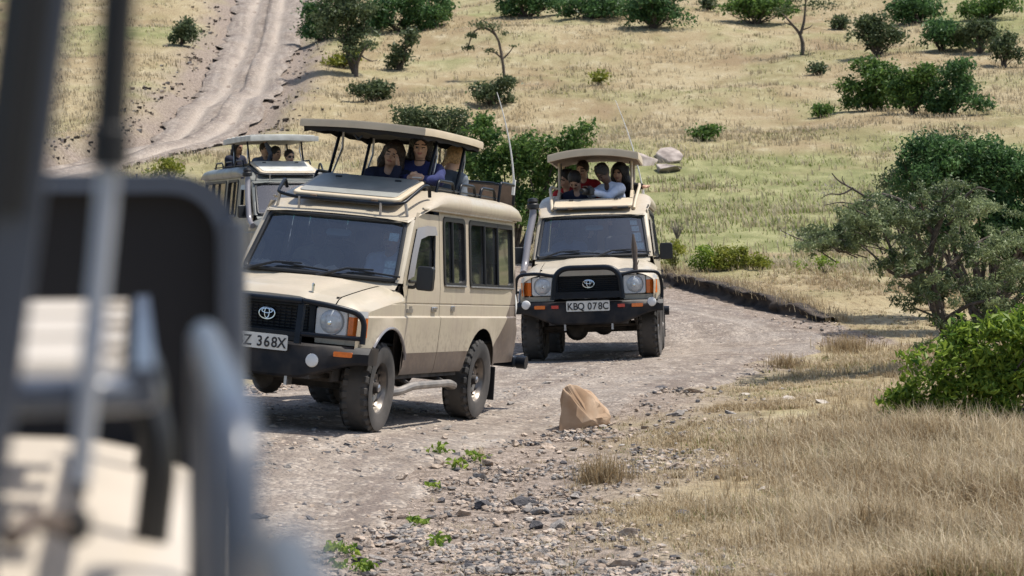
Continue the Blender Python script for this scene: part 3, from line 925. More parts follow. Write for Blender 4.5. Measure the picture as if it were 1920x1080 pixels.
        ib = [[(2.095 - .06 * (a - .58) - 1.5 * max(0, a - .80), a * s, z) for z in (.85, .90, 1.02, 1.075)] for a in (.735, .78, .825, .87)]
        i1 = MB().add(grid(ib)).build('indicator', M['amber'], root)
        MB().add(grid([[(p[0] + .004, p[1], p[2]) for p in (r[2], r[3])] for r in ib])).build('clear_lens', M['white'], i1)
        MB().add(slab(rrect(.445, .855, .775, .835, .01), lambda a, b, t: (2.06 + t - .28 * max(0, a - .7), a * s, b), 0, .035)).build('lamp_valance', P_, root)
        MB().add(box(1.95, 2.055, .43 * s - .005, .43 * s + .005, .80, 1.1)).build('grille_cheek', M['rubber'], root)
    # --- bumper and bull bar
    if variant in ('lead', 'second', 'third'):
        bx = 2.335
        sec = lambda y: (bx - .62 * max(0, abs(y) - .42) ** 1.35, .47 + .15 * sm(.35, .88, abs(y)), .765)
        rows = []
        for y in frange(-.94, .94, 24):
            x, z0, z1 = sec(y)
            rows.append([(x - .22, y, z0), (x - .02, y, z0), (x - .005, y, z0 + .02), (x, y, (z0 + z1) / 2 + .02), (x - .03, y, z1 - .02), (x - .05, y, z1), (x - .25, y, z1), (x - .22, y, z0)])
        b1 = MB().add(grid(rows))
        for y in (-.94, .94):
            i = 0 if y < 0 else -1
            b1.f.append(tuple((0 if y < 0 else 24 * 8) + k for k in range(7))); b1.m.append(0)
        bm_ = b1.build('front_bumper', M['dustyblack'], root, ang=25)
        by = {'lead': .52, 'second': .80}.get(variant, .52)
        for s in (1, -1):
            y = by * s; x, z0, z1 = sec(y)
            sp = .63 if variant != 'second' else .735
            MB().add(lathe([(0, .016), (.03, .015), (.052, .006), (.058, -.01), (.05, -.03)], 24, 'x', (x + .012, y, sp))).build('fog_lamp', M['white'], bm_)
            y2 = (.75 if variant != 'second' else .62) * s; x2 = sec(y2)[0]
            MB().add(slab(rrect(-.07, .07, -.022, .022, .008), lambda a, b, t: (x2 + t - .45 * a * s, y2 + a, .70 + b), -.03, .010)).build('side_lamp', M['amber'], bm_)
            if variant == 'second':
                MB().add(slab(rrect(-.045, .045, -.02, .02, .005), lambda a, b, t: (sec(.42)[0] + t, .42 * s + a, .70 + b), -.03, .012)).build('reflector', M['redlens'], bm_)
            MB().add(box(2.20, 2.32, .30 * s - .012, .30 * s + .012, .40, .52)).build('tow_bracket', M['steel'], bm_)
        bb = MB()
        if variant == 'second':
            bb.add(tube(fillet([(2.36, -.44, .79), (2.36, -.41, 1.10), (2.34, -.30, 1.19), (2.34, .30, 1.19), (2.36, .41, 1.10), (2.36, .44, .79)], .10, 5), .036, 10))
            bb.add(obox((2.335, 0, .845), (.10, .92, .08)))
            hoop = MB()
            for s in (1, -1):
                bb.add(tube(fillet([(2.35, .40 * s, 1.085), (2.30, .62 * s, 1.13), (2.20, .90 * s, 1.12), (2.12, .935 * s, .95), (2.12, .93 * s, .78)], .10, 5), .022, 8))
                bb.add(tube([(2.12, .93 * s, .92), (1.70, .96 * s, .90), (1.30, .93 * s, .90)], .018, 8))
        else:
            for s in (1, -1):
                bb.add(obox((2.33, .39 * s, .94), (.05, .05, .36), (0, -.10, 0)))
                bb.add(tube(fillet([(2.32, .40 * s, 1.125), (2.27, .68 * s, 1.10), (2.14, .90 * s, 1.05), (2.15, .90 * s, .80)], .13, 6), .025, 10))
                bb.add(tube([(2.34, .40 * s, .845), (2.28, .68 * s, .845), (2.15, .89 * s, .845)], .020, 8))
                bb.add(tube([(2.34, .40 * s, .82), (2.34, .40 * s, .78)], .02, 8))
            bb.add(tube([(2.34, -.40, 1.12), (2.34, .40, 1.12)], .026, 8)).add(obox((2.335, 0, .838), (.03, .80, .035)))
            bb.add(obox((2.33, 0, .80), (.03, .82, .035)))
        bo_ = bb.build('bull_bar', M['black'], root, ang=50)
        yp = .03 if variant == 'lead' else 0.
        zp = .705 if variant == 'second' else .755
        pl = MB().add(slab(rrect(-.275, .275, -.066, .066, .015), lambda a, b, t: (2.352 + t + b * .04, a + yp, zp + b), 0, .006)).build('number_plate', M['plate'], root)
        if plate_text:
            M4 = Matrix(((0, 0, 1, 2.3605), (1, 0, 0, yp), (0, 1, 0, zp), (0, 0, 0, 1)))
            text_part(plate_text, .090, M['ink'], pl, M4, gap=1.13, sx=.9)
        # small aerial on the wing
        if variant == 'lead':
            MB().add(tube([(2.02, .36, 1.2), (2.02, .36, 1.26)], .012, 6)).add(lathe([(0, .03), (.014, .02), (.014, 0)], 8, 'z', (2.02, .36, 1.25))).build('washer_jet', M['chrome'], root)
    # --- roof shell with the standing hatch
    xz = [(.66, 1.888, 1.872, .688), (.60, 1.915, 1.89, .70), (.50, 1.95, 1.93, .715), (.35, 2.005, 1.975, .735), (.18, 2.07, 2.015, .752), (.0, 2.13, 2.03, .758), (-.15, 2.172, 2.03, .758), (-.28, 2.195, 2.03, .758)]
    xz += [(x, 2.205, 2.03, .758) for x in frange(-.5, -2.3, 9)] + [(-2.0, 2.205, 2.03, .758)]
    xz += [(-2.6, 2.195, 2.03, .752), (-2.74, 2.17, 2.03, .745), (-2.83, 2.11, 2.03, .735), (-2.86, 2.04, 2.03, .725)]
    xz.sort(reverse=True)
    rows = []
    for x, zt, zg, yg in xz:
        dz = zt - zg
        half = [(yg - .01, zg), (yg + .008, zg + .03 * min(1, dz / .1)), (yg + .004, zg + dz * .5), (yg - .022, zg + dz * .78), (yg - .07, zt - dz * .06), (yg - .13, zt + .004), (.5, zt + .010), (.25, zt + .018), (0, zt + .02)]
        rows.append([(x, y, z) for y, z in half] + [(x, -y, z) for y, z in reversed(half[:-1])])
    hx = .181 if variant == 'second' else -.279
    hatch = lambda c: abs(c[1]) < .499 and -1.999 < c[0] < hx and c[2] > 1.95
    rf = MB().add(grid(rows, hatch)).build('roof', P_ if variant != 'own' else M['tan'], root, ang=50)
    cm = MB()
    for a in ((-2.02, -1.98, -.52, .52), (-1.98, -.30, -.52, -.48), (-1.98, -.30, .48, .52)): cm.add(box(*a, 2.14, 2.262))
    if variant == 'second':
        cm.add(box(.16, .20, -.52, .52, 1.99, 2.10))
        for y in (-.5, .5): cm.add(obox((-.06, y, 2.13), (.51, .04, .11), (0, math.atan2(.15, .48), 0)))
    else: cm.add(box(-.30, -.26, -.52, .52, 2.14, 2.262))
    cm.build('hatch_coaming', M['black'] if variant != 'second' else M['cream_plain'], rf, bevel=.006)
    # header between screen and roof
    hd = [[(scr(u, 1.0)[0] + .02 - .0 * v, u * (.66 + .03 * v), 1.872 + .02 * v) if v == 0 else (.64, u * .685, 1.898) for v in (0, 1)] for u in frange(-1, 1, 12)]
    MB().add(grid(hd)).build('header', P_, root)
    # --- rear: doors, spare, bumper
    rr = MB().add(grid([[(-2.82 + .0 * z, y * .98, z) for z in (.56, 1.0, 1.3, 2.03)] if abs(y) < .7 else [(-2.81, math.copysign(yside(-2.82, z), y), z) for z in (.56, 1.0, 1.3, 2.03)] for y in (-.8, -.6, -.3, 0, .3, .6, .8)], lambda c: 1.35 < c[2] < 1.95 and 0)).build('rear_door', P_, root)
    for s in (1, -1):
        MB().add(slab(rrect(.06, .60, 1.36, 1.92, .05), lambda a, b, t: (-2.822 - t, a * s, b), 0, .006)).build('rear_window', M['rubber'], rr)
        MB().add(slab(rrect(.62, .74, .86, 1.12, .02), lambda a, b, t: (-2.822 - t, a * s, b), 0, .03)).build('tail_lamp', M['redlens'], root)
    sw = MB().add(lathe([(0, -.24), (.28, -.24), (.37, -.21), (.395, -.15), (.395, -.03), (.36, -.0), (.1, 0)], 36, 'x', (-2.83, .34, 1.12))).build('spare_wheel_cover', M['white'], root)
    rb = MB().add(box(-3.02, -2.84, -.80, .80, .50, .62)).build('rear_bumper', M['black'], root, bevel=.02)
    for s in (1, -1): MB().add(tube([(-2.95, .80 * s, .56), (-2.95, .90 * s, .56)], .07, 12)).build('bumper_end', M['black'], rb)
    # --- underneath
    ch = MB().add(box(-2.75, 2.05, -.60, .60, .52, .74))
    ch.build('chassis', M['under'], root)
    for s in (1, -1):
        MB().add(box(.93, 2.04, .60 * s - .01, .60 * s + .01, .45, 1.18)).add(box(-2.1, -.9, .58 * s - .01, .58 * s + .01, .45, 1.05)).build('inner_arch', M['under'], root)
        MB().add(box(-.95, .95, .76 * s - .004, .76 * s + .004, .46, 1.30)).build('door_lining', M['under'], root)
        sp = fillet([(1.02, .74 * s, .34), (.82, .80 * s, .345), (.60, .845 * s, .40), (-.52, .845 * s, .40), (-.85, .80 * s, .36), (-.95, .70 * s, .35)], .12, 4)
        stp = MB().add(tube(sp, .038, 10)).build('side_step', M['step'], root)
        for x in (.55, -.45): MB().add(tube([(x, .84 * s, .40), (x, .55 * s, .52)], .02, 6)).build('step_bracket', M['under'], stp)
        MB().add(tube([(1.9, .42 * s, .55), (1.49, .45 * s, .42), (.9, .45 * s, .52)], .035, 6)).build('spring', M['under'], root)
        MB().add(tube([(-.7, .48 * s, .52), (-1.49, .48 * s, .40), (-2.3, .48 * s, .55)], .035, 6)).build('spring', M['under'], root)
    for x in (WX, -WX):
        MB().add(tube([(x, -.66, .405), (x, .66, .405)], .05, 10)).add(lathe([(0, -.13), (.10, -.11), (.15, 0), (.10, .11), (0, .13)], 16, 'x', (x, -.2 if x > 0 else 0, .40))).build('axle', M['under'], root)
    MB().add(tube([(1.75, -.6, .43), (1.75, .6, .45)], .02, 6)).add(box(1.62, 2.3, -.5, .5, .47, .53)).build('steering_rod', M['under'], root)
    st_ = {'lead': .04, 'second': -.06}.get(variant, 0)
    for x, y in ((WX, .745), (WX, -.745), (-WX, .715), (-WX, -.715)):
        add_wheel(root, x, y, st_ if x > 0 else 0, RNG.random() * 1.0)
    # --- inside
    MB().add(box(-2.75, .9, -.74, .74, .76, .78)).build('floor', M['dash'], root)
    ds = MB().add(grid([[(x, y, z) for y in frange(-.70, .70, 8)] for x, z in ((.965, 1.355), (.88, 1.395), (.72, 1.385), (.64, 1.34), (.62, 1.10), (.70, .80))])).build('dashboard', M['dash'], root)
    MB().add(tube([(.50 + .06 * math.sin(t), -.36 + .19 * math.cos(t), 1.27 + .18 * math.sin(t)) for t in frange(0, 2 * math.pi, 24)[:-1]], .013, 6, closed=True)).add(tube([(.5, -.36, 1.27), (.66, -.36, 1.17)], .02, 6)).build('steering_wheel', M['rubber'], ds)
    for (cx, cy, w) in ((.83, -.40, .44), (.82, .08, .36), (.84, -.66, .12)):
        P = [[(cx + (i / 4 - .5) * .16, cy + (j / 8 - .5) * w, 1.392 + .045 * math.sin(i / 4 * math.pi) * (.6 + .4 * math.sin(j * 2.1))) for j in range(9)] for i in range(5)]
        MB().add(grid(P)).build('dash_cloth', M['cloth'], ds, ang=80)
    def seat(x, y, w, zt=1.68, m='seat', zs=1.05):
        s_ = MB().add(box(x - .25, x + .26, y - w / 2, y + w / 2, zs - .18, zs)).build('seat', M[m], root, bevel=.04)
        MB().add(obox((x - .31, y, (zs + zt) / 2 - .06), (.13, w, zt - zs + .02), (0, -.14, 0))).build('backrest', M[m], s_, bevel=.04)
        MB().add(obox((x - .41, y, zt + .08), (.09, w * .55, .16), (0, -.14, 0))).build('headrest', M[m], s_, bevel=.03)
    seat(.22, -.36, .50); seat(.22, .36, .50)
    for x in (-.85, -1.75):
        for y in (-.38, .38): seat(x, y, .44, 1.62, 'seat2' if variant == 'second' else 'seat')
    return root

def tilt_lid(root, variant):
    """the front roof lid lying on the sloping roof"""
    a, b = ((.50, 2.045), (-.24, 2.262)) if variant != 'second' else ((.60, 1.99), (.15, 2.105))
    ex = (b[0] - a[0], b[1] - a[1]); L = math.hypot(*ex); dx, dz = ex[0] / L, ex[1] / L
    fn = lambda u, y, t: (a[0] + dx * u + dz * t * 1., y, a[1] + dz * u - dx * t)
    lid = MB().add(slab(rrect(0, L, -.53, .53, .07), fn, 0, .035)).build('roof_lid', M['cream_plain'], root, bevel=.012)
    m = M['lidgrey'] if variant == 'lead' else M['lining'] if variant == 'second' else M['pale']
    if variant != 'second': MB().add(slab(rrect(.06, L - .01, -.48, .48, .06), fn, .036, .044)).build('lid_panel', m, lid, bevel=.004)
    for y in (-.3, .3):
        MB().add(tube([fn(L - .14, y - .03, .05), fn(L - .14, y + .03, .05)], .010, 6)).build('lid_catch', M['rubber'], lid)
        MB().add(obox(fn(.0, y, .01), (.05, .06, .03), (0, .28, 0))).build('lid_hinge', M['board'], lid)
    MB().add(tube([fn(L, -.52, .02), fn(L, .52, .02)], .016, 6)).add(tube([fn(-.004, -.48, .002), fn(-.004, .48, .002)], .012, 6)).build('lid_seal', M['rubber'], lid)
    return lid

def canopy(root, x0, x1, w, zt, th, mtop, mpost, camber=.03, under='lining', lean=.15, ribs=0, skirt=.0):
    rows = []
    for x in frange(x0, x1, 8):
        rows.append([(x, y, zt + camber * (1 - (2 * y / w) ** 2) * 1.0 - .012 * (2 * abs(x - (x0 + x1) / 2) / (x0 - x1)) ** 4) for y in frange(-w / 2, w / 2, 10)])
    top = MB().add(grid(rows))
    e = [(x0, -w / 2), (x0, w / 2), (x1, w / 2), (x1, -w / 2)]
    per = []
    for (ax, ay), (bx, by) in zip(e, e[1:] + e[:1]):
        for k in range(10):
            t = k / 10; per.append((ax + (bx - ax) * t, ay + (by - ay) * t))
    zof = lambda x, y: zt + camber * (1 - (2 * y / w) ** 2) - .012 * (2 * abs(x - (x0 + x1) / 2) / (x0 - x1)) ** 4
    n = len(per); cx = (x0 + x1) / 2
    loops = [[(x, y, zof(x, y)) for x, y in per], [(cx + (x - cx) * 1.006, y * 1.01, zof(x, y) - .02) for x, y in per], [(cx + (x - cx) * 1.006, y * 1.01, zof(x, y) - th) for x, y in per], [(cx + (x - cx) * .97, y * .96, zof(x, y) - th + .004) for x, y in per]]
    P = [[lp[i % n] for lp in loops] for i in range(n + 1)]
    top.add(grid(P))
    cn = top.build('canopy', M[mtop], root, ang=50)
    sk = []
    for i in range(n + 1):
        x, y, z = loops[2][i % n]; q = (cx + (x - cx) * .965, y * .955)
        sk.append([(q[0], q[1], z + .02), (cx + (q[0] - cx) * .99, q[1] * .99, z - skirt * (.55 + .45 * math.sin(i * 1.3) ** 2))])
    if skirt: MB().add(grid(sk)).build('canopy_skirt', M[under], cn, ang=60)
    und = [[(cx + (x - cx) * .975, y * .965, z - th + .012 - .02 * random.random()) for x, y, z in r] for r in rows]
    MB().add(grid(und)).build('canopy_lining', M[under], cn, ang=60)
    for k in range(ribs):
        x = x0 + (x1 - x0) * (k + .5) / ribs
        MB().add(tube([(x, y, zof(x, y) + .004) for y in frange(-w / 2 + .03, w / 2 - .03, 8)], .014, 6)).build('canopy_rib', M[mtop], cn)
    for s in (1, -1):
        for x, dx in ((-.40, lean), (-1.32, lean * .7)):
            top_ = (x - dx, .50 * s, zt - th - .0); bot = (x + .08, .50 * s, 2.24)
            MB().add(tube([bot, top_], .017, 8)).add(obox((bot[0], bot[1], 2.25), (.07, .03, .05))).build('canopy_post', M[mpost], root)
            MB().add(tube([(bot[0] - .10, bot[1] + .012 * s, 2.25), (x - dx - .06, .485 * s, zt - th - .16), (top_[0] - .03, .48 * s, top_[2])], [.008, .012, .012], 6)).build('gas_strut', M['steel' if mpost == 'black' else 'rubber'], root)
    return cn
# ------------------------------------------------------------------ the three trucks of the convoy
lead = build_truck('lead', 'cream and brown safari truck in front, plate ending 368X, canopy raised', M['cream'], 'lead', 'KBZ 368X')
second = build_truck('second', 'cream safari truck with snorkel behind the lead truck, plate KBQ 078C', M['cream2'], 'second', 'KBQ 078C')
third = build_truck('third', 'grey green safari truck half hidden at the back left, flat pale canopy', M['grey'], 'third')
for r, v in ((lead, 'lead'), (second, 'second'), (third, 'third')): tilt_lid(r, v)
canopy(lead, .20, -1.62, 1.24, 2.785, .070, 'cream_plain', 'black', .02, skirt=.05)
canopy(second, .20, -1.55, 1.22, 2.76, .10, 'cream_plain', 'cream_plain', .075, 'board', .05)
canopy(third, .20, -1.62, 1.24, 2.74, .09, 'pale', 'black', .015, 'pale', .05, ribs=6)
MB().add(tube([(.12, -.1, 2.66), (.12, -.06, 2.62), (.12, -.02, 2.66)], .010, 6)).build('canopy_catch', M['rubber'], lead)

def front_rail(root, m):
    pts = [(.20, -.70, 2.12), (.26, -.70, 2.20), (.56, -.64, 2.06), (.60, -.46, 2.03), (.60, .46, 2.03), (.56, .60, 2.05), (.20, .66, 2.24), (.08, .67, 2.24), (.04, .67, 2.14)]
    r = MB().add(tube(fillet(pts, .05, 3), .017, 8)).build('front_rail', M[m], root, ang=60)
    for y in (-.40, .40): MB().add(tube([(.62, y, 2.035), (.60, y, 1.91)], .012, 6)).build('rail_foot', M['steel'], r)
    for s in (1, -1): MB().add(tube([(.56, .62 * s, 2.05), (.54, .64 * s, 1.93)], .014, 6)).build('rail_foot', M['steel'], r)
    return r
front_rail(lead, 'black')
front_rail(third, 'black')
def hoop_rail(root, m, y=.62):
    for s in (1, -1):
        for x in (-.28, -.98, -1.66):
            pts = [(x, y * s, 2.19), (x - .05, y * s, 2.315), (x - .48, y * s, 2.315), (x - .55, y * s, 2.19)]
            MB().add(tube(fillet(pts, .05, 3), .016, 8)).build('roof_rail_hoop', M[m], root, ang=60)
        MB().add(tube([(-.3, y * s, 2.235), (-2.3, y * s, 2.235)], .010, 6)).build('roof_rail', M[m], root)
hoop_rail(lead, 'black'); hoop_rail(third, 'black')
for s in (1, -1):                                           # rear rack of the lead truck
    MB().add(tube(fillet([(-2.20, .66 * s, 2.19), (-2.22, .66 * s, 2.40), (-2.72, .66 * s, 2.40), (-2.74, .66 * s, 2.19)], .04, 3), .016, 8)).build('rack_hoop', M['black'], lead, ang=60)
MB().add(box(-2.76, -2.73, -.64, .66, 2.17, 2.405)).build('rack_end_board', M['board'], lead, bevel=.006)
MB().add(tube([(-2.2, -.6, 2.39), (-2.2, .6, 2.39)], .014, 6)).add(tube([(-2.45, -.6, 2.39), (-2.45, .6, 2.39)], .014, 6)).build('rack_crossbar', M['black'], lead)
def whip(root, base, top, sag):
    b, t = Vector(base), Vector(top)
    pts = [b + (t - b) * u + Vector(sag) * (u * u) for u in frange(0, 1, 10)]
    MB().add(tube(pts, [.011 - .007 * u for u in frange(0, 1, 10)], 6)).add(tube([b - Vector((0, 0, .10)), b + Vector((0, 0, .06))], .018, 6)).build('whip_aerial', M['white'], root)
whip(lead, (-2.70, .66, 2.40), (-2.55, .60, 3.28), (.10, -.14, .06))
# second truck: cream tubes round the hatch, snorkel, aerial sleeve
for s in (1, -1):
    MB().add(tube(fillet([(.50, .55 * s, 1.98), (.40, .56 * s, 2.06), (-.15, .61 * s, 2.30)], .05, 3), .022, 8)).build('hatch_arm', M['cream_plain'], second, ang=60)
    MB().add(tube([(-.15, .61 * s, 2.30), (-.35, .60 * s, 2.335), (-1.9, .60 * s, 2.335)], .020, 8)).build('hatch_rail', M['cream_plain'], second)
MB().add(tube([(-.25, -.60, 2.335), (-.25, -.52, 2.30)], .016, 8)).build('rail_stub', M['cream_plain'], second)
whip(second, (-1.9, .60, 2.30), (-1.9, .40, 3.62), (.0, -.16, .0))
def snorkel(root, m, cap):
    p = fillet([(1.25, -.90, 1.14), (1.02, -.90, 1.22), (.80, -.86, 1.60), (.60, -.80, 1.92), (.58, -.80, 2.04)], .12, 5)
    s_ = MB().add(tube(p, [.05] * len(p), 10)).build('snorkel', M[m], root, ang=50)
    MB().add(lathe([(0, .14), (.06, .13), (.075, .09), (.062, .07), (.085, .05), (.085, .0), (.05, -.02)], 20, 'z', (.58, -.80, 2.02))).build('snorkel_head', M[cap], s_)
snorkel(second, 'visor', 'rubber'); snorkel(third, 'visor', 'rubber')
MB().add(tube([(2.05, .60, 1.14), (2.05, .60, 1.24), (2.05, .595, 1.42), (2.05, .585, 1.60)], [.035, .028, .040, .012], 8)).build('aerial_sleeve', M['leather'], second)

# ------------------------------------------------------------------ the truck the picture is taken from: its roof end in the near left
own = build_truck('own', 'roof rack end of the nearest truck, blurred in the left foreground', M['cream2'], 'own')
OM = VM['own'].inverted()
def ol(px, py, D):                                          # a picture position at distance D, in that truck's own coordinates
    return tuple(OM @ at(px, py, D))
# canopy post, gas strut and bracket
pa, pb = Vector(ol(132, -330, 1.2)), Vector(ol(-66, 1150, 1.2))
pb2 = pb + (pb - pa).normalized() * .0
MB().add(tube([pa, pb2], .0165, 4)).build('canopy_post', M['tubegrey'], own)
MB().add(tube([Vector(ol(92, -330, 1.185)), Vector(ol(4, 400, 1.185))], .013, 6)).build('post_sleeve', M['rubber'], own)
s0, s1, s2, s3 = ol(240, -300, 1.3), ol(205, 315, 1.3), ol(148, 905, 1.3), ol(141, 985, 1.3)
gs = MB().add(tube([s0, ol(208, 235, 1.3), ol(207, 240, 1.3), s1], [.0095, .0095, .0115, .0115], 12)).build('gas_strut', M['rubber'], own, ang=50)
MB().add(tube([s1, s2], .0062, 10)).build('strut_rod', M['rod'], gs)
MB().add(tube([s2, ol(146, 930, 1.3)], .0048, 8)).add(lathe([(0, .011), (.007, .008), (.0095, 0), (.007, -.008), (0, -.011)], 12, 'z', s3)).build('ball_joint', M['rubber'], gs)
MB().add(tube([s3, ol(60, 975, 1.28), ol(20, 1010, 1.25)], .0065, 8)).build('strut_bracket', M['leather'], own)
# side rail of hoops on the roof edge
for x in (.14, -.48, -1.30):
    for y in (.709, -.709):
        pts = [(x, y, 2.13), (x - .015, y, 2.352), (x - .56, y, 2.352), (x - .60, y, 2.13)]
        MB().add(tube(fillet(pts, .05, 4), .0098, 10)).build('roof_rail_hoop', M['tubegrey'], own, ang=60)
# perforated step rack behind the hatch, its front tube and legs
for x0 in (-1.72, -1.94, -2.16):
    P = [[(x, y, 2.335 + (.010 if 0 < i < 5 else 0.)) for y in frange(.66, -.62, 64)] for i, x in enumerate([x0, x0 - .004, x0 - .055, x0 - .125, x0 - .176, x0 - .18])]
    rk = MB().add(grid(P, lambda c, x0=x0: (x0 - .125 < c[0] < x0 - .055) and (int((c[1] + 5) / .04) % 3 == 0)))
    rk.build('perforated_tread', M['tan'], own)
MB().add(tube(fillet([(-1.74, .672, 2.325), (-1.685, .66, 2.33), (-1.68, .60, 2.33), (-1.68, -.66, 2.33)], .03, 4), .011, 10)).build('rack_tube', M['tubegrey'], own, ang=60)
for y in (.672, -.63): MB().add(obox((-2.05, y, 2.333), (.72, .012, .022))).build('rack_side_bar', M['tubegrey'], own)
for y in (.655, -.62):
    for x in (-2.02, -2.42):
        MB().add(tube(fillet([(x, y, 2.33), (x + .02, y + .03, 2.27), (x + .015, y + .02, 2.19)], .03, 4), .012, 8)).build('rack_leg', M['rubber'], own)
# upright rear panel with rounded rim
fnp = lambda a, b, t: (-2.70 - t, a, b)
MB().add(slab(rrect(-.72, .747, 2.15, 2.432, .05, 6), fnp, .0, .05)).build('rear_panel', M['lining'], own)
MB().add(ring(rrect(-.745, .764, 2.12, 2.446, .06, 6), rrect(-.725, .744, 2.14, 2.428, .045, 6), fnp, -.022, .06)).build('panel_rim', M['tubegrey'], own, ang=60)
MB().add(tube([(-2.67, .760, 2.14), (-2.67, .760, 2.40)], .012, 10)).build('panel_tube', M['tubegrey'], own)
canopy(own, .25, -1.02, 1.24, 2.98, .10, 'cream_plain', 'steel', .02, 'lining', .0)
# ------------------------------------------------------------------ people: smooth-blended volumes turned into one continuous skin
class Field:
    def __init__(s, lo, hi, h):
        s.lo = np.array(lo, np.float32) - 3 * h; s.h = h
        s.n = np.ceil((np.array(hi) + 3 * h - s.lo) / h).astype(int) + 1
        s.F = np.full(tuple(s.n), .12, np.float32)
    def _blk(s, lo, hi):
        a = np.maximum(np.floor((np.array(lo) - s.lo) / s.h).astype(int), 0)
        b = np.minimum(np.ceil((np.array(hi) - s.lo) / s.h).astype(int) + 1, s.n)
        if np.any(b <= a): return None
        ax = [s.lo[i] + s.h * np.arange(a[i], b[i], dtype=np.float32) for i in range(3)]
        return tuple(slice(a[i], b[i]) for i in range(3)), np.stack(np.meshgrid(*ax, indexing='ij'), -1)
    def _put(s, sl, d, k, sub=False):
        f = s.F[sl]
        if sub:
            h = np.clip(.5 - .5 * (f + d) / k, 0, 1); s.F[sl] = f * (1 - h) - d * h + k * h * (1 - h)
        else:
            h = np.clip(.5 + .5 * (f - d) / k, 0, 1); s.F[sl] = f * (1 - h) + d * h - k * h * (1 - h)
    def cone(s, a, b, ra, rb, k=.025, flat=None):
        a = np.array(a, np.float32); b = np.array(b, np.float32); m = max(ra, rb) + .05
        q = s._blk(np.minimum(a, b) - m, np.maximum(a, b) + m)
        if q is None: return
        sl, P = q
        ab = b - a; t = np.clip(((P - a) @ ab) / max(float(ab @ ab), 1e-9), 0, 1)
        s._put(sl, np.linalg.norm(P - (a + t[..., None] * ab), axis=-1) - (ra + (rb - ra) * t), k)
    def ell(s, c, R, rad, k=.025, sub=False):
        c = np.array(c, np.float32); rad = np.array(rad, np.float32); m = rad.max() + .05
        q = s._blk(c - m, c + m)
        if q is None: return
        sl, P = q
        L = (P - c) @ np.array(R, np.float32)              # columns of R are the axes
        r = np.linalg.norm(L / rad, axis=-1); g = np.linalg.norm(L / rad ** 2, axis=-1) + 1e-6
        s._put(sl, r * (r - 1) / g, k, sub)
    def net(s):
        F = s.F; I = F < 0; n = F.shape
        c = np.zeros(tuple(np.array(n) - 1), np.int8)
        for dx in (0, 1):
            for dy in (0, 1):
                for dz in (0, 1): c += I[dx:n[0] - 1 + dx, dy:n[1] - 1 + dy, dz:n[2] - 1 + dz]
        act = (c > 0) & (c < 8)
        idx = np.full(act.shape, -1, np.int32); ii = np.argwhere(act); idx[act] = np.arange(len(ii))
        acc = np.zeros((len(ii), 3), np.float32); cnt = np.zeros(len(ii), np.float32)
        cs = [(x, y, z) for x in (0, 1) for y in (0, 1) for z in (0, 1)]
        val = {q: F[ii[:, 0] + q[0], ii[:, 1] + q[1], ii[:, 2] + q[2]] for q in cs}
        for a in cs:
            for ax in range(3):
                if a[ax]: continue
                b = list(a); b[ax] = 1; b = tuple(b)
                va, vb = val[a], val[b]; cr = (va < 0) != (vb < 0)
                t = va / np.where(np.abs(va - vb) < 1e-9, 1, va - vb)
                p = np.tile(np.array(a, np.float32), (len(ii), 1)); p[:, ax] = t
                acc[cr] += p[cr]; cnt[cr] += 1
        V = (ii + acc / np.maximum(cnt, 1)[:, None]) * s.h + s.lo
        Q = []
        for ax in range(3):
            sl0 = [slice(1, -1)] * 3; sl0[ax] = slice(0, -1); sl1 = [slice(1, -1)] * 3; sl1[ax] = slice(1, None)
            A, B = I[tuple(sl0)], I[tuple(sl1)]
            e = np.argwhere(A != B); 
            if not len(e): continue
            fl = A[tuple(e.T)]
            o = np.ones(3, int); o[ax] = 0; e = e + o
            u, v = [k for k in range(3) if k != ax]
            def cell(du, dv):
                q = e.copy(); q[:, u] -= du; q[:, v] -= dv; return idx[tuple(q.T)]
            f = np.stack([cell(1, 1), cell(0, 1), cell(0, 0), cell(1, 0)], 1)
            if ax == 1: f = f[:, ::-1]
            f[~fl] = f[~fl][:, ::-1]
            Q.append(f)
        Q = np.concatenate(Q); Q = Q[(Q >= 0).all(1)]
        return V.astype(np.float32), Q

SKIN = {'light': mat('skin_light', (.60, .38, .27), .5, var=.08, vscale=20), 'mid': mat('skin_tan', (.47, .28, .19), .5, var=.08, vscale=20), 'dark': mat('skin_dark', (.085, .046, .032), .45, var=.1, vscale=20)}
LIP = {'light': mat('lips_light', (.40, .15, .12), .45), 'mid': mat('lips_tan', (.28, .11, .085), .45), 'dark': mat('lips_dark', (.07, .032, .028), .4)}
EYE = mat('eye', (.02, .017, .015), .25); BROW = mat('brow', (.02, .014, .011), .8)
HAIR = {'black': mat('black_hair', (.010, .008, .007), .45, var=.4, vscale=40, bump=.8, bscale=70), 'brown': mat('brown_hair', (.030, .018, .012), .45, var=.4, vscale=40, bump=.8, bscale=70), 'blonde': mat('blonde_hair', (.48, .31, .15), .5, var=.3, vscale=40, bump=.8, bscale=60)}
def fabric(n, c): return mat(n, c, .9, var=.15, vscale=9, bump=.5, bscale=9)
FAB = {'navy': fabric('navy_fleece', (.010, .013, .034)), 'blue': fabric('blue_hoodie', (.018, .026, .11)), 'grey': fabric('grey_hoodie', (.14, .165, .20)), 'white': fabric('pale_blue_shirt', (.50, .56, .68)), 'red': fabric('red_top', (.30, .012, .016)),
       'black': fabric('black_top', (.011, .011, .013)), 'palegrey': fabric('grey_blue_shirt', (.12, .15, .23)), 'cream': fabric('off_white_top', (.55, .54, .52)), 'jeans': fabric('dark_jeans', (.02, .026, .045)), 'khaki': fabric('khaki_shirt', (.16, .14, .09))}

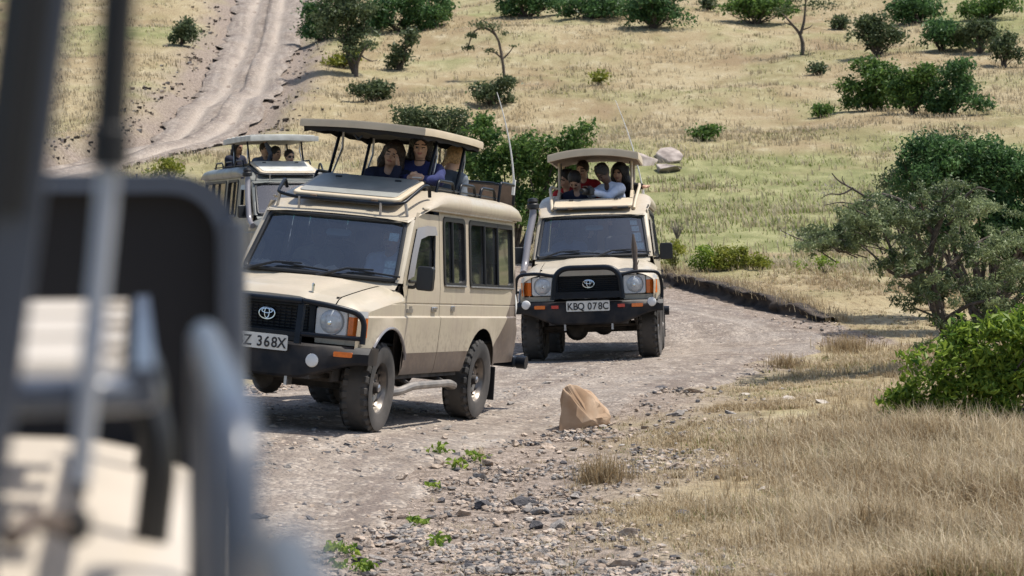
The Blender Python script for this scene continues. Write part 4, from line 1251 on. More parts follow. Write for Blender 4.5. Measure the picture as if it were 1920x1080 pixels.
def person(label, key, head, floor, skin='light', hair='black', style='long', top='navy', face=0., nod=0., tilt=0., turn=0., lean=(0, 0), arms=None, group=None, h=.012, glasses=False, choker=False, sleeve=True):
    """head: centre in the vehicle's coordinates; face/turn: heading of face and shoulders (0 = vehicle forward, + = to its left); lean: forward,left offset of the neck over the hips"""
    Hc = Vector(head)
    def basis(yaw, pitch=0., roll=0.):
        return (Matrix.Rotation(yaw, 3, 'Z') @ Matrix.Rotation(pitch, 3, 'Y') @ Matrix.Rotation(roll, 3, 'X'))
    Hb = basis(R_(face), R_(nod), R_(tilt))                 # columns: forward, left, up of the head
    Bb = basis(R_(turn))
    hd = lambda f, l, u: Hc + Hb @ Vector((f, l, u))
    neck = Hc + Hb @ Vector((-.035, 0, -.115)) + Vector((0, 0, -.065))
    neck = Vector((neck.x, neck.y, Hc.z - .185 + .02 * math.cos(R_(nod))))
    hip = neck - Bb @ Vector((lean[0], lean[1], 0)) - Vector((0, 0, .50 - .25 * (lean[0] ** 2 + lean[1] ** 2)))
    axis = (neck - hip).normalized()
    left = (Bb @ Vector((0, 1, 0))); fwd = left.cross(axis).normalized(); left = axis.cross(fwd) * 1.0
    T = Matrix((fwd, left, axis)).transposed()
    tl = lambda f, l, u: neck + T @ Vector((f, l, u))
    sh = {1: tl(-.01, .165, -.055), -1: tl(-.01, -.165, -.055)}
    J = {}
    for s in (1, -1):
        a = (arms or {}).get('L' if s > 0 else 'R')
        if a: el, wr, palm = Vector(a[0]), Vector(a[1]), Vector(a[2])
        else:
            el = sh[s] + T @ Vector((.02, .06 * s, -.27)); wr = el + T @ Vector((.17, -.05 * s, -.16)); palm = (wr - el)
        # keep limb lengths human
        el = sh[s] + (el - sh[s]).normalized() * min(max((el - sh[s]).length, .22), .31)
        wr = el + (wr - el).normalized() * min(max((wr - el).length, .20), .27)
        J[s] = (el, wr, palm.normalized())
    foot_z = floor + .04
    legs = {}
    for s in (1, -1):
        hp = hip + T @ Vector((0, .09 * s, -.02))
        drop = hp.z - foot_z
        bend = math.sqrt(max(0, .42 ** 2 - min(drop / 2, .42) ** 2))
        kn = Vector((hp.x, hp.y, hp.z - drop / 2)) + Bb @ Vector((bend, .02 * s, 0))
        ft = Vector((hp.x, hp.y, foot_z))
        legs[s] = (hp, kn, ft)
    pts = [Hc, neck, hip] + [p for s in (1, -1) for p in (sh[s], J[s][0], J[s][1], *legs[s])]
    lo = np.min([np.array(p) for p in pts], axis=0) - .19; hi = np.max([np.array(p) for p in pts], axis=0) + .19
    lo[2] = floor - .01; 
    HB = np.array([list(Hb.col[i]) for i in range(3)]).T; TB = np.array([list(T.col[i]) for i in range(3)]).T

    def torso(f, g=0.):
        f.ell(tl(.0, 0, -.16), TB, (.105 + g, .160 + g, .17 + g), .04)
        f.ell(tl(.005, 0, -.36), TB, (.10 + g, .135 + g, .17 + g), .05)
        f.ell(hip + T @ Vector((0, 0, .0)), TB, (.115 + g, .155 + g, .13 + g), .05)
        f.cone(tl(-.01, .07, -.03), sh[1], .058 + g, .062 + g, .04); f.cone(tl(-.01, -.07, -.03), sh[-1], .058 + g, .062 + g, .04)
    def arm(f, s, g=0., hand=True):
        el, wr, palm = J[s]
        f.cone(sh[s], el, .056 + g, .042 + g, .03); f.cone(el, wr - (wr - el) * (0 if hand else .08), .042 + g, .028 + (g if not hand else 0), .02)
        if hand:
            d = palm; side = d.cross((wr - el).normalized())
            if side.length < .2: side = d.cross(Vector((0, 0, 1)))
            if side.length < .2: side = d.cross(T @ Vector((0, 1, 0)))
            side = side.normalized(); nrm = side.cross(d).normalized()
            inw = (T @ Vector((.3, -s, 0)));
            if nrm.dot(inw) < 0: nrm = -nrm
            HBm = np.array([list(d), list(side), list(nrm)]).T
            f.ell(wr + d * .045, HBm, (.050, .038, .018), .015)
            for i, (o, ln) in enumerate(((-.030, .062), (-.010, .075), (.010, .070), (.028, .055))):
                a0 = wr + d * .08 + side * o; a1 = a0 + d * ln * .5 + nrm * .008; a2 = a1 + d * ln * .35 + nrm * ln * .42
                f.cone(a0, a1, .0095, .009, .006); f.cone(a1, a2, .009, .0075, .006)
            t0 = wr + d * .03 - side * .030; t1 = t0 + d * .035 - side * .022 + nrm * .012; t2 = t1 + d * .030 + nrm * .012
            f.cone(t0, t1, .012, .010, .008); f.cone(t1, t2, .010, .008, .006)
    # --- skin: the whole body in one surface
    B = Field(lo, hi, h)
    torso(B)
    for s in (1, -1):
        hp, kn, ft = legs[s]
        B.cone(hp, kn, .085, .055, .04); B.cone(kn, ft, .052, .036, .03); B.cone(ft, ft + Bb @ Vector((.13, .01 * s, -.012)), .038, .026, .02)
        arm(B, s)
    B.cone(neck - axis * .02, hd(-.015, 0, -.07), .056, .052, .03)
    B.ell(hd(-.012, 0, .028), HB, (.098, .077, .098), .02)   # skull
    B.ell(hd(.018, 0, -.030), HB, (.072, .062, .088), .03)   # face
    B.ell(hd(.058, 0, -.088), HB, (.026, .026, .022), .02)   # chin
    B.ell(hd(.070, 0, .008), HB, (.022, .052, .012), .015)   # brow ridge
    B.cone(hd(.088, 0, .0), hd(.106, 0, -.030), .008, .0125, .012)  # nose
    for s in (1, -1):
        B.ell(hd(.094, .030 * s, -.005), HB, (.014, .017, .011), .012, sub=True)
        B.ell(hd(-.004, .077 * s, -.010), HB, (.016, .009, .028), .008)
        B.ell(hd(.062, .042 * s, -.035), HB, (.020, .020, .018), .02)
    B.ell(hd(.084, 0, -.062), HB, (.011, .024, .009), .010)  # lips
    V, Q = B.net()
    cen = V[Q].mean(1); L = (cen - np.array(Hc)) @ HB
    mi = np.zeros(len(Q), np.int32)
    front = L[:, 0] > .055
    ew = np.hypot((np.abs(L[:, 1]) - .031) / .017, (L[:, 2] + .006) / .0085) < 1
    bw = (np.abs(np.abs(L[:, 1]) - .033) < .021) & (np.abs(L[:, 2] - .020) < .007)
    lw = np.hypot(L[:, 1] / .026, (L[:, 2] + .062) / .011) < 1
    mi[front & lw] = 1; mi[front & bw] = 3; mi[front & ew] = 2
    base = Vector((hip.x, hip.y, floor))
    def mk(name, V, Q, mats, parent=None, mi=None):
        me = np_mesh(name, V - np.array(base, np.float32), Q, mats)
        if mi is not None: me.polygons.foreach_set('material_index', mi)
        return obj(name, me, parent)
    body = mk('person', V, Q, [SKIN[skin], LIP[skin], EYE, BROW], None, mi)
    body.matrix_world = VM[key] @ Matrix.Translation(base)
    tag(body, label, 'person', group)
    # --- clothes
    C = Field(lo, hi, h)
    torso(C, .016)
    for s in (1, -1):
        if sleeve or s > 0: arm(C, s, .015, False)
        else: C.cone(sh[s], sh[s] + (J[s][0] - sh[s]) * .75, .07, .058, .03)
    C.cone(neck - axis * .05, neck + (hd(0, 0, -.1) - neck) * .15, .085, .066, .03)
    C.ell(tl(.055, 0, .035), TB, (.05, .05, .06), .02, sub=True)
    V, Q = C.net()
    V = V + (np.stack([fbm(V[:, 1] * 9 + i * 7, V[:, 2] * 9 + V[:, 0] * 5, 90 + i, 3) for i in range(3)], 1) - .5).astype(np.float32) * .022
    mk('top', V, Q, FAB[top], body)
    Tm = Field(lo, hi, .02)
    Tm.ell(hip, TB, (.125, .165, .13), .04)
    for s in (1, -1):
        hp, kn, ft = legs[s]; Tm.cone(hp, kn, .10, .072, .03); Tm.cone(kn, ft + Vector((0, 0, .06)), .072, .055, .03)
    V, Q = Tm.net(); mk('trousers', V, Q, FAB['jeans'], body)
    # --- hair
    lo2 = np.array(Hc) - .42; hi2 = np.array(Hc) + .24
    Hf = Field(lo2, hi2, h)
    puff = {'curly': .030, 'short': .008, 'afro': .012}.get(style, .012)
    Hf.ell(hd(-.022, 0, .036), HB, (.100 + puff, .080 + puff, .098 + puff), .02)
    if style in ('long', 'dreads', 'curly'):
        for s in (1, -1):
            Hf.cone(hd(-.03, .070 * s, .03), hd(-.03, .082 * s, -.10), .034 + puff, .038 + puff, .03)
            if style != 'dreads': Hf.cone(hd(-.03, .082 * s, -.10), hd(-.055, .085 * s, -.20), .036 + puff, .022 + puff, .03)
        Hf.cone(hd(-.07, 0, .0), hd(-.085, 0, -.17), .062, .05, .03)
        if style == 'dreads':
            for i in range(16):
                a = -1.9 + 3.8 * i / 15
                p0 = hd(-.055 - .05 * math.cos(a), .09 * math.sin(a), .0 + .02 * random.random())
                p1 = p0 + Hb @ Vector((-.02 - .02 * random.random(), .045 * math.sin(a) + .02 * (random.random() - .5), -.12)); p2 = p1 + Vector((.01, .03 * math.sin(a), -.13 - .05 * random.random()))
                Hf.cone(p0, p1, .015, .014, .004); Hf.cone(p1, p2, .014, .010, .004)
    if style == 'bun':
        Hf.ell(hd(-.105, .02, .085), HB, (.048, .05, .045), .015)
    if style == 'tied':
        Hf.cone(hd(-.10, 0, -.01), hd(-.13, .01, -.16), .035, .018, .03)
    if style == 'afro':
        for i in range(26):
            v = Vector((random.uniform(-1, .6), random.uniform(-1, 1), random.uniform(.2, 1))).normalized()
            Hf.ell(hd(-.02 + .10 * v.x, .086 * v.y, .05 + .095 * v.z), HB, (.018, .018, .018), .008)
    if style == 'curly':
        for i in range(40):
            v = Vector((random.uniform(-1, .3), random.uniform(-1, 1), random.uniform(-1, 1))).normalized()
            Hf.ell(hd(-.035 + .12 * v.x, .125 * v.y, -.02 + .15 * v.z), HB, (.030, .030, .034), .01)
    # keep the face clear
    Hf.ell(hd(.090, 0, -.045), HB, (.075, .066, .105), .012, sub=True)
    V, Q = Hf.net(); mk('hair', V, Q, HAIR[hair], body)
    if glasses:
        g = MB()
        for s in (1, -1): g.add(slab(rrect(.006, .058, -.022, .014, .012), lambda a, b, t: hd(.088 + t - .25 * a * a / .06, a * s, b), 0, .006))
        g.add(tube([hd(.092, -.01, 0), hd(.092, .01, 0)], .003, 6))
        for s in (1, -1): g.add(tube([hd(.078, .058 * s, .0), hd(-.01, .080 * s, .0)], .003, 6))
        o = g.build('sunglasses', M['rubber'], body)
        for v in o.data.vertices: v.co = v.co - base
    if choker:
        c0 = neck + (hd(-.015, 0, -.07) - neck) * .45
        o = MB().add(tube([c0 + Hb @ Vector((.058 * math.cos(t), .058 * math.sin(t), -.010 * math.cos(t))) for t in frange(0, 2 * math.pi, 20)[:-1]], .005, 6, closed=True)).build('necklace', M['leather'], body)
        for v in o.data.vertices: v.co = v.co - base
    body['_head'] = 0
    del body['_head']
    return body, base

VI = {k: v.inverted() for k, v in VM.items()}
def vl(key, px, py, x):
    """the point of a truck's own plane x = const that shows at a picture position"""
    o = VI[key] @ Vector((0, 0, HCAM)); d = VI[key].to_3x3() @ (at(px, py, 10.) - Vector((0, 0, HCAM)))
    return o + d * ((x - o.x) / d.x)

GA, GB, GC = 'passengers standing in the lead truck', 'passengers in the second truck', 'passengers in the third truck'
# lead truck
def P3(p, *q): return (p, *q)
hA = vl('lead', 737, 289, -.47); hB = vl('lead', 789, 275, -.62); hC = vl('lead', 852, 300, -1.55)
person('person in dark navy resting a cheek on one hand, lead truck', 'lead', hA, 1.02, 'mid', 'brown', 'long', 'navy', face=8, nod=6, tilt=-14, turn=10, lean=(.12, .02), group=GA, h=.0115, sleeve=True,
       arms={'L': (vl('lead', 726, 352, -.22), vl('lead', 745, 316, -.33), Vector((-.05, -.15, .95))), 'R': (vl('lead', 703, 335, -.45), vl('lead', 722, 350, -.27), Vector((.4, .8, .1)))})
bB, baseB = person('person in a blue hoodie standing upright under the lead truck canopy', 'lead', hB, .98, 'light', 'black', 'dreads', 'blue', face=14, nod=4, tilt=2, turn=8, lean=(.03, 0), group=GA, h=.0115, choker=True,
       arms={'L': (vl('lead', 823, 338, -.50), vl('lead', 797, 336, -.33), Vector((.10, -.9, .25))), 'R': (vl('lead', 752, 334, -.52), vl('lead', 765, 334, -.33), Vector((.15, .9, .15)))})
bC, baseC = person('person in a grey hoodie with their back turned, rear of the lead truck hatch', 'lead', hC, .95, 'light', 'blonde', 'tied', 'grey', face=165, nod=22, tilt=10, turn=172, lean=(.16, .03), group=GA, h=.0115)
# the red print across the grey hoodie's back
pr = MB()
for i, (a, b) in enumerate(((-.10, -.055), (-.04, .01), (.025, .07))):
    for z in ((-.20, -.185), (-.235, -.22), (-.27, -.255)): pr.add(box(.0, .003, a, b, z[0], z[1]))
    pr.add(box(.0, .003, a, a + .014, -.27, -.185))
o = pr.build('back_print', FAB['red'], bC)
o.location = hC - baseC + Vector((.125, .0, -.12)); o.rotation_euler = (0, R_(-12), R_(-4))
# the folded pen-like thing in her hands
o = MB().add(tube([(0, -.05, 0), (0, .05, 0)], .008, 8)).build('lip_balm', M['white'])
o.matrix_world = VM['lead'] @ Matrix.Translation(vl('lead', 781, 333, -.30)); tag(o, 'small white tube held in the hands of the person in the blue hoodie', 'tube')
# people in the front seats
for k, nm, ds_ in (('lead', 'lead', ''), ('second', 'second', '')):
    pass
person('driver in a khaki shirt behind the wheel of the lead truck', 'lead', (.12, -.36, 1.72), .80, 'dark', 'black', 'short', 'khaki', lean=(-.10, 0), arms={'L': ((.30, -.16, 1.30), (.48, -.22, 1.38), Vector((.3, -.3, .9))), 'R': ((.30, -.62, 1.30), (.48, -.52, 1.38), Vector((.3, .3, .9)))}, h=.02)
person('front passenger in a pale shirt beside the lead truck driver', 'lead', (.12, .36, 1.72), .80, 'mid', 'black', 'short', 'white', lean=(-.10, 0), arms={'L': ((.30, .66, 1.40), (.42, .60, 1.58), Vector((.2, -.2, .9)))}, h=.02)
person('driver in a blue grey shirt behind the wheel of the second truck', 'second', (.12, -.36, 1.70), .80, 'dark', 'black', 'short', 'palegrey', lean=(-.10, 0), h=.02)
# second truck
h2 = .016
hm = vl('second', 1130, 326, -.08)
bM, baseM = person('person in a pale blue shirt leaning over with a camera, second truck', 'second', hm, 1.05, 'dark', 'black', 'afro', 'white', face=-38, nod=38, tilt=10, turn=-42, lean=(.34, .0), group=GB, h=.014,
       arms={'L': (vl('second', 1142, 368, .02), vl('second', 1114, 359, .12), Vector((.5, -.6, .2))), 'R': (vl('second', 1108, 364, -.10), vl('second', 1100, 356, .08), Vector((.6, -.1, .3)))})
cm_ = MB().add(box(-.045, .045, -.07, .07, -.05, .05)).add(box(-.03, .03, -.035, .035, .05, .075)).build('camera_body', M['rubber'], None, bevel=.008)
cm_.name = 'photo_camera'
MB().add(lathe([(0, .045), (.036, .045), (.040, .05), (.040, .15), (.034, .155), (.0, .12)], 20, 'x')).build('lens_barrel', M['rubber'], cm_)
cm_.matrix_world = VM['second'] @ Matrix.Translation(vl('second', 1103, 359, .16)) @ Matrix.Rotation(R_(-35), 4, 'Z')
tag(cm_, 'black camera held by the person in the pale blue shirt', 'camera')
person('person in a black jacket gripping the rail of the second truck', 'second', vl('second', 1161, 325, -.85), 1.05, 'mid', 'black', 'curly', 'black', face=-22, nod=4, turn=0, group=GB, h=h2,
       arms={'L': (vl('second', 1186, 350, -.72), vl('second', 1204, 349, -.55), Vector((.5, .6, -.2)))})
person('person in red standing behind the one with the camera, second truck', 'second', vl('second', 1092, 319, -1.15), 1.05, 'light', 'brown', 'tied', 'red', face=-20, nod=6, turn=-10, group=GB, h=h2)
person('person in navy bowing low over the hatch of the second truck', 'second', vl('second', 1078, 339, -.22), 1.02, 'mid', 'black', 'tied', 'navy', face=-15, nod=48, turn=-10, lean=(.22, 0), group=GB, h=h2)
person('person in red at the left end of the second truck hatch', 'second', vl('second', 1059, 336, -.75), 1.02, 'mid', 'black', 'bun', 'red', face=-35, nod=14, turn=-25, lean=(.08, 0), group=GB, h=h2)
# third truck
h3 = .019
person('person in a navy jacket at the back of the third truck', 'third', vl('third', 446, 277, -1.8), 1.0, 'mid', 'black', 'long', 'navy', face=35, nod=8, turn=25, group=GC, h=h3)
person('person in a grey blue shirt shading their eyes, third truck', 'third', vl('third', 497, 281, -.95), 1.0, 'light', 'brown', 'short', 'palegrey', face=20, nod=2, turn=15, group=GC, h=h3,
       arms={'L': (vl('third', 509, 286, -.78), vl('third', 503, 276, -.80), Vector((.1, -.5, .5)))})
person('person dressed all in black in the third truck', 'third', vl('third', 518, 288, -.75), 1.0, 'mid', 'black', 'tied', 'black', face=28, nod=4, turn=10, group=GC, h=h3)
person('person in an off white top and sunglasses, third truck', 'third', vl('third', 543, 294, -.50), 1.0, 'light', 'black', 'short', 'cream', face=8, nod=4, turn=5, group=GC, h=h3, glasses=True)
# ------------------------------------------------------------------ foliage
LEAF = dict(
    dark=leafmat('dark_green_leaf', (.022, .062, .026), (.135, .25, .075), .36),
    mid=leafmat('mid_green_leaf', (.030, .080, .022), (.17, .27, .06), .38),
    bright=leafmat('bright_green_leaf', (.045, .12, .014), (.36, .46, .07), .42),
    yellow=leafmat('yellow_green_leaf', (.11, .15, .02), (.36, .36, .06), .4),
    acacia=leafmat('grey_green_acacia_leaf', (.030, .060, .022), (.29, .345, .165), .38),
    olive=leafmat('olive_leaf', (.034, .058, .026), (.15, .19, .085), .32),
    thorn=leafmat('pale_thorn', (.26, .22, .21), (.46, .42, .40), .1),
    straw=leafmat('dry_grass_blade', (.27, .192, .10), (.74, .64, .45), .45),
    strawhill=leafmat('dry_hill_grass', (.26, .205, .115), (.58, .50, .35), .4),
    fresh=leafmat('green_grass_blade', (.07, .11, .018), (.30, .33, .09), .4),
)
def rand_rot_frames(n, up_bias=0., rng=RNG):
    d = rng.normal(size=(n, 3)); d[:, 2] += up_bias
    d /= np.linalg.norm(d, axis=1)[:, None]
    a = rng.normal(size=(n, 3)); u = np.cross(d, a); u /= np.linalg.norm(u, axis=1)[:, None] + 1e-9
    return d, u, np.cross(d, u)

def leaf_mesh(name, C, size, m, aspect=.5, up=.4, tint=None, fold=.12):
    """one bent diamond per leaf"""
    n = len(C)
    N, U, W = rand_rot_frames(n, up)
    s = (size * RNG.uniform(.65, 1.35, n))[:, None]
    V = np.empty((n, 4, 3), np.float32)
    V[:, 0] = C - U * s * .5; V[:, 1] = C + W * s * aspect * .5 + N * s * fold; V[:, 2] = C + U * s * .5 - N * s * fold; V[:, 3] = C - W * s * aspect * .5 + N * s * fold
    F = np.arange(n * 4).reshape(n, 4)
    t = RNG.random(n) if tint is None else tint
    return np_mesh(name, V.reshape(-1, 3), F, LEAF[m], smooth=False, fattrs={'tint': t})

def leaf_cloud(lobes, n, clump, per=26, shell=.55):
    """clustered leaf positions spread through ellipsoid lobes (cx,cy,cz,rx,ry,rz)"""
    L = np.array(lobes, float); vol = (L[:, 3] * L[:, 4] * L[:, 5]) ** .75; vol /= vol.sum()
    nc = max(4, n // per)
    w = RNG.choice(len(L), nc, p=vol)
    d = RNG.normal(size=(nc, 3)); d /= np.linalg.norm(d, axis=1)[:, None]
    d[:, 2] = np.where(d[:, 2] < -.55, -d[:, 2], d[:, 2])
    r = shell + (1 - shell) * RNG.random(nc) ** .6
    r = np.where(RNG.random(nc) < .14, r * 1.28, r)
    cc = L[w, :3] + d * r[:, None] * L[w, 3:6] * RNG.uniform(.82, 1.12, (nc, 1))
    k = RNG.integers(0, nc, n)
    C = cc[k] + RNG.normal(size=(n, 3)) * clump * np.array([1, 1, .7])
    ct = RNG.random(nc)
    tint = np.clip(.55 * ct[k] + .6 * RNG.random(n) - .08, 0, 1)
    return C, cc, tint

def limbs(base, tips, r0, wob=.1, seg=5, stem=.35):
    """branches from a short stem to the tips"""
    mb = MB(); b = Vector(base)
    for t in tips:
        t = Vector(t); mid = b.lerp(t, .45) + Vector((0, 0, -(t - b).length * .04))
        pts = []
        for i in range(seg + 1):
            u = i / seg
            p = b * (1 - u) ** 2 + (b + (mid - b) * 1.0) * 2 * u * (1 - u) + t * u * u
            if 0 < i < seg: p = p + Vector((random.gauss(0, wob), random.gauss(0, wob), random.gauss(0, wob * .6))) * (t - b).length * .25
            pts.append(p)
        mb.add(tube(pts, [r0 * (1 - .85 * i / seg) for i in range(seg + 1)], 5))
    return mb

def ragged(lobes):
    out = []
    for (x, y, z, a, b, c) in lobes:
        out.append((x, y, z, a * .86, b * .86, c * .86))
        for k in range(4):
            d = Vector((random.gauss(0, 1), random.gauss(0, 1), random.gauss(.2, .8))).normalized(); s = random.uniform(.28, .5)
            out.append((x + d.x * a * .9, y + d.y * b * .9, max(z + d.z * c * .95, c * s), a * s, b * s, c * s))
    return out

def bush(name, label, pos, lobes, n, leaf, size, clump, cat='bush', group=None, aspect=.55, bark='bark', trunk_r=.04, ntips=9, up=.5, per=26, shell=.5, extra=None):
    """lobes are relative to pos (ground point)"""
    root = empty(name, pos); tag(root, label, cat, group)
    lobes = ragged(lobes)
    C, cc, tint = leaf_cloud(lobes, n, clump, per, shell)
    # no leaves below ground
    C = C[C[:, 2] > .02] if True else C; tint = tint[:len(C)]
    obj('crown', leaf_mesh('crown', C, size * RNG.choice([.6, .9, 1.25], len(C)), leaf, aspect, up, tint), root)
    tips = [tuple(cc[i]) for i in RNG.choice(len(cc), min(ntips, len(cc)), replace=False)]
    limbs((0, 0, -.05), tips, trunk_r).build('trunk', M[bark], root)
    return root

def lobes_px(pos, items, depth=.8, gf=1.0):
    """lobes given as (px, py, half width px, half height px) around a plant at pos -> metres"""
    s = ppm(pos.y); out = []
    for (px, py, w, h) in items:
        c = at(px, py, pos.y)
        out.append((c.x - pos.x, RNG.uniform(-.3, .3) * w / s, c.z - pos.z, gf * w / s, gf * depth * max(w, h) / s, gf * h / s))
    return out

GH = 'bushes on the hillside'
HILL = [  # (label, base px, base py, lobes px, leaf, leaf count)
    ('large dark green bush beside the hill road at the top', 600, 78, [(600, 45, 32, 34), (632, 20, 34, 34), (585, 62, 22, 20)], 'dark', 2600),
    ('olive tree bush with a thin trunk at the front of the hilltop thicket', 662, 140, [(640, 50, 42, 30), (672, 78, 32, 26), (650, 20, 40, 26)], 'olive', 3000),
    ('broad dark bush in the middle of the hilltop thicket', 745, 62, [(740, 25, 50, 32), (790, 22, 40, 28), (708, 40, 24, 22)], 'dark', 3400),
    ('light green bush at the right end of the hilltop thicket', 812, 52, [(815, 30, 24, 18), (712, 47, 18, 14)], 'mid', 1100),
    ('small yellow green bush below the hilltop thicket', 640, 127, [(636, 118, 18, 10), (655, 108, 14, 9)], 'yellow', 500),
    ('scrubby green bush on the slope left of the lead canopy', 695, 192, [(690, 178, 26, 17), (716, 170, 18, 14)], 'olive', 1000),
    ('thin leafy sapling on the slope under the hilltop thicket', 748, 132, [(756, 104, 22, 16), (768, 78, 10, 24), (740, 118, 14, 12)], 'olive', 800),
    ('bushy dark shrub under the bent acacia', 924, 200, [(925, 180, 28, 20), (945, 160, 12, 10)], 'olive', 1100),
    ('dark bush at the top edge above the bent acacia', 985, 32, [(975, 12, 40, 22), (1020, 10, 30, 18)], 'dark', 2000),
    ('wide dark bush at the top edge left of centre', 1110, 36, [(1085, 18, 40, 18), (1140, 12, 44, 22)], 'dark', 2400),
    ('round dark bush at the top edge right of centre', 1226, 54, [(1225, 30, 48, 25), (1235, 5, 40, 20)], 'dark', 2800),
    ('green bush at the top edge beside the bare hill tree', 1415, 46, [(1415, 22, 42, 24), (1450, 12, 38, 20), (1385, 12, 24, 16)], 'mid', 2400),
    ('small brown green shrub by the bare hill tree', 1577, 56, [(1576, 46, 17, 11)], 'olive', 350),
    ('olive bush at the left of the upper right thicket', 1645, 106, [(1640, 70, 34, 32), (1625, 48, 20, 16)], 'olive', 1900),
    ('dark bush at the top of the upper right thicket', 1725, 45, [(1728, 18, 40, 28), (1690, 36, 16, 14)], 'dark', 2000),
    ('dense green bush in the middle of the upper right thicket', 1765, 98, [(1765, 68, 40, 28), (1800, 78, 20, 18)], 'dark', 2100),
    ('grey green bush at the right of the upper right thicket', 1838, 100, [(1835, 74, 26, 24), (1850, 56, 22, 14)], 'olive', 1300),
    ('light green bush at the top right corner', 1850, 38, [(1835, 20, 34, 18), (1878, 12, 26, 18)], 'mid', 1600),
    ('small thorny tree at the right edge of the hill', 1882, 128, [(1876, 98, 20, 20), (1905, 112, 22, 12), (1890, 76, 14, 10)], 'olive', 900),
    ('dark left half of the long bush in mid slope', 1630, 208, [(1598, 178, 32, 26), (1645, 148, 36, 30), (1660, 185, 36, 26)], 'mid', 4200),
    ('light green middle of the long bush in mid slope', 1712, 216, [(1705, 180, 34, 32), (1730, 150, 26, 20)], 'mid', 2800),
    ('dark right half of the long bush in mid slope', 1785, 218, [(1788, 152, 36, 28), (1800, 196, 44, 20), (1755, 190, 24, 24)], 'dark', 3400),
    ('tiny green bush left of the long bush in mid slope', 1545, 219, [(1543, 211, 17, 8)], 'mid', 320),
    ('small round green bush on the pale green slope', 1322, 263, [(1318, 252, 18, 11), (1332, 247, 12, 8)], 'mid', 520),
    ('tiny bright plant on the slope beside the second aerial', 1125, 160, [(1125, 148, 9, 11)], 'yellow', 200),
    ('dark round bush left of the hill road', 340, 85, [(340, 65, 17, 20), (352, 66, 12, 12)], 'olive', 800),
    ('pale tuft of weeds at the foot of the hill road', 322, 338, [(325, 322, 24, 14), (295, 326, 16, 10)], 'yellow', 420),
    ('small dark shrub at the top edge, right of the round bush', 1326, 22, [(1326, 12, 12, 10)], 'olive', 220),
    ('low grey shrub on the upper right slope', 1535, 140, [(1535, 132, 16, 7)], 'olive', 240),
]
for lab, bx_, by_, lb, lf, n in HILL:
    p = at(bx_, max(by_, 4))
    if by_ > 300: p = at(bx_, by_, 70.); p.z = gz(p.x, p.y)
    lo_ = lobes_px(p, lb, gf=1.17)
    bush('hill_bush', lab, p, lo_, int(n * 1.7), lf, 7.0 / ppm(p.y), 7.2 / ppm(p.y), group=GH, trunk_r=1.5 / ppm(p.y), per=38, up=.5, ntips=18)

def bare_tree(name, label, paths, leafspots, leaf, size, group=None):
    """paths: trunk and limbs as picture points at the tree's own depth; leafspots (px,py,r px,n)"""
    b = at(*paths[0][0][0]); s = ppm(b.y)
    root = empty(name, b); tag(root, label, 'tree', group)
    tr = MB()
    for pts, r0, r1 in paths:
        q = [at(px, py, b.y) - b for px, py in pts]
        q = [p + Vector((0, random.gauss(0, 3.) / s * (i > 0), 0)) for i, p in enumerate(q)]
        q = [Vector(p) for p in fillet(q, 12 / s, 3)]
        tr.add(tube(q, [(r0 + (r1 - r0) * i / (len(q) - 1)) / s for i in range(len(q))], 6))
    tr.build('trunk', M['bark'], root)
    Cs, ts = [], []
    for px, py, r, n in leafspots:
        c = np.array(at(px, py, b.y) - b)
        Cs.append(c + RNG.normal(size=(n, 3)) * np.array([r, r, r * .45]) / s * .55); ts.append(np.clip(RNG.random() * .4 + RNG.random(n) * .6, 0, 1))
    obj('crown', leaf_mesh('crown', np.concatenate(Cs), size / s, leaf, .5, .5, np.concatenate(ts)), root)
    return root
bare_tree('acacia_tree', 'bent thin acacia with an arching crown on the slope', [([(946, 150), (943, 118), (938, 90), (934, 72), (922, 58), (905, 50), (888, 58), (880, 80), (876, 96)], 2.9, 1.0), ([(942, 110), (928, 98), (916, 96)], 2, .8), ([(941, 112), (954, 100), (964, 86)], 2, .8), ([(930, 66), (918, 46), (905, 38)], 2, .8)],
          [(925, 50, 20, 150), (900, 45, 18, 130), (884, 66, 11, 120), (878, 90, 10, 90), (918, 95, 12, 60), (962, 86, 8, 25), (945, 62, 9, 40)], 'olive', 5.5, 'lone trees on the hillside')
bare_tree('acacia_tree', 'sparse bare tree with a forked dark trunk near the top edge', [([(1504, 104), (1506, 82), (1500, 62), (1487, 48), (1476, 36), (1466, 26)], 4, 1.2), ([(1501, 64), (1508, 40), (1510, 15), (1512, -10)], 3, 1.2), ([(1504, 56), (1518, 52), (1524, 46)], 1.5, .6), ([(1488, 48), (1478, 46), (1470, 40)], 1.4, .6)],
          [(1500, -2, 40, 260), (1535, 8, 30, 180), (1465, 20, 18, 80), (1510, 102, 18, 60)], 'olive', 5.5, 'lone trees on the hillside')
bare_tree('acacia_tree', 'spindly tree with a leaning trunk below the hilltop thicket', [([(668, 144), (668, 120), (678, 100), (690, 84)], 4.5, 1.2), ([(668, 118), (655, 102), (648, 92)], 2.4, 1), ([(676, 104), (696, 116), (708, 112)], 1.6, .6)],
          [(690, 84, 14, 110), (650, 92, 12, 80), (672, 92, 14, 90)], 'olive', 5.5, 'lone trees on the hillside')
bare_tree('acacia_tree', 'twiggy dead tree at the far right edge of the hill', [([(1884, 128), (1884, 106), (1872, 84), (1862, 74)], 3.6, 1), ([(1884, 108), (1904, 96), (1918, 94)], 2.4, .8), ([(1880, 98), (1890, 78), (1900, 70)], 2, .8)],
          [(1880, 76, 16, 90), (1905, 92, 12, 60)], 'olive', 5.5, 'lone trees on the hillside')

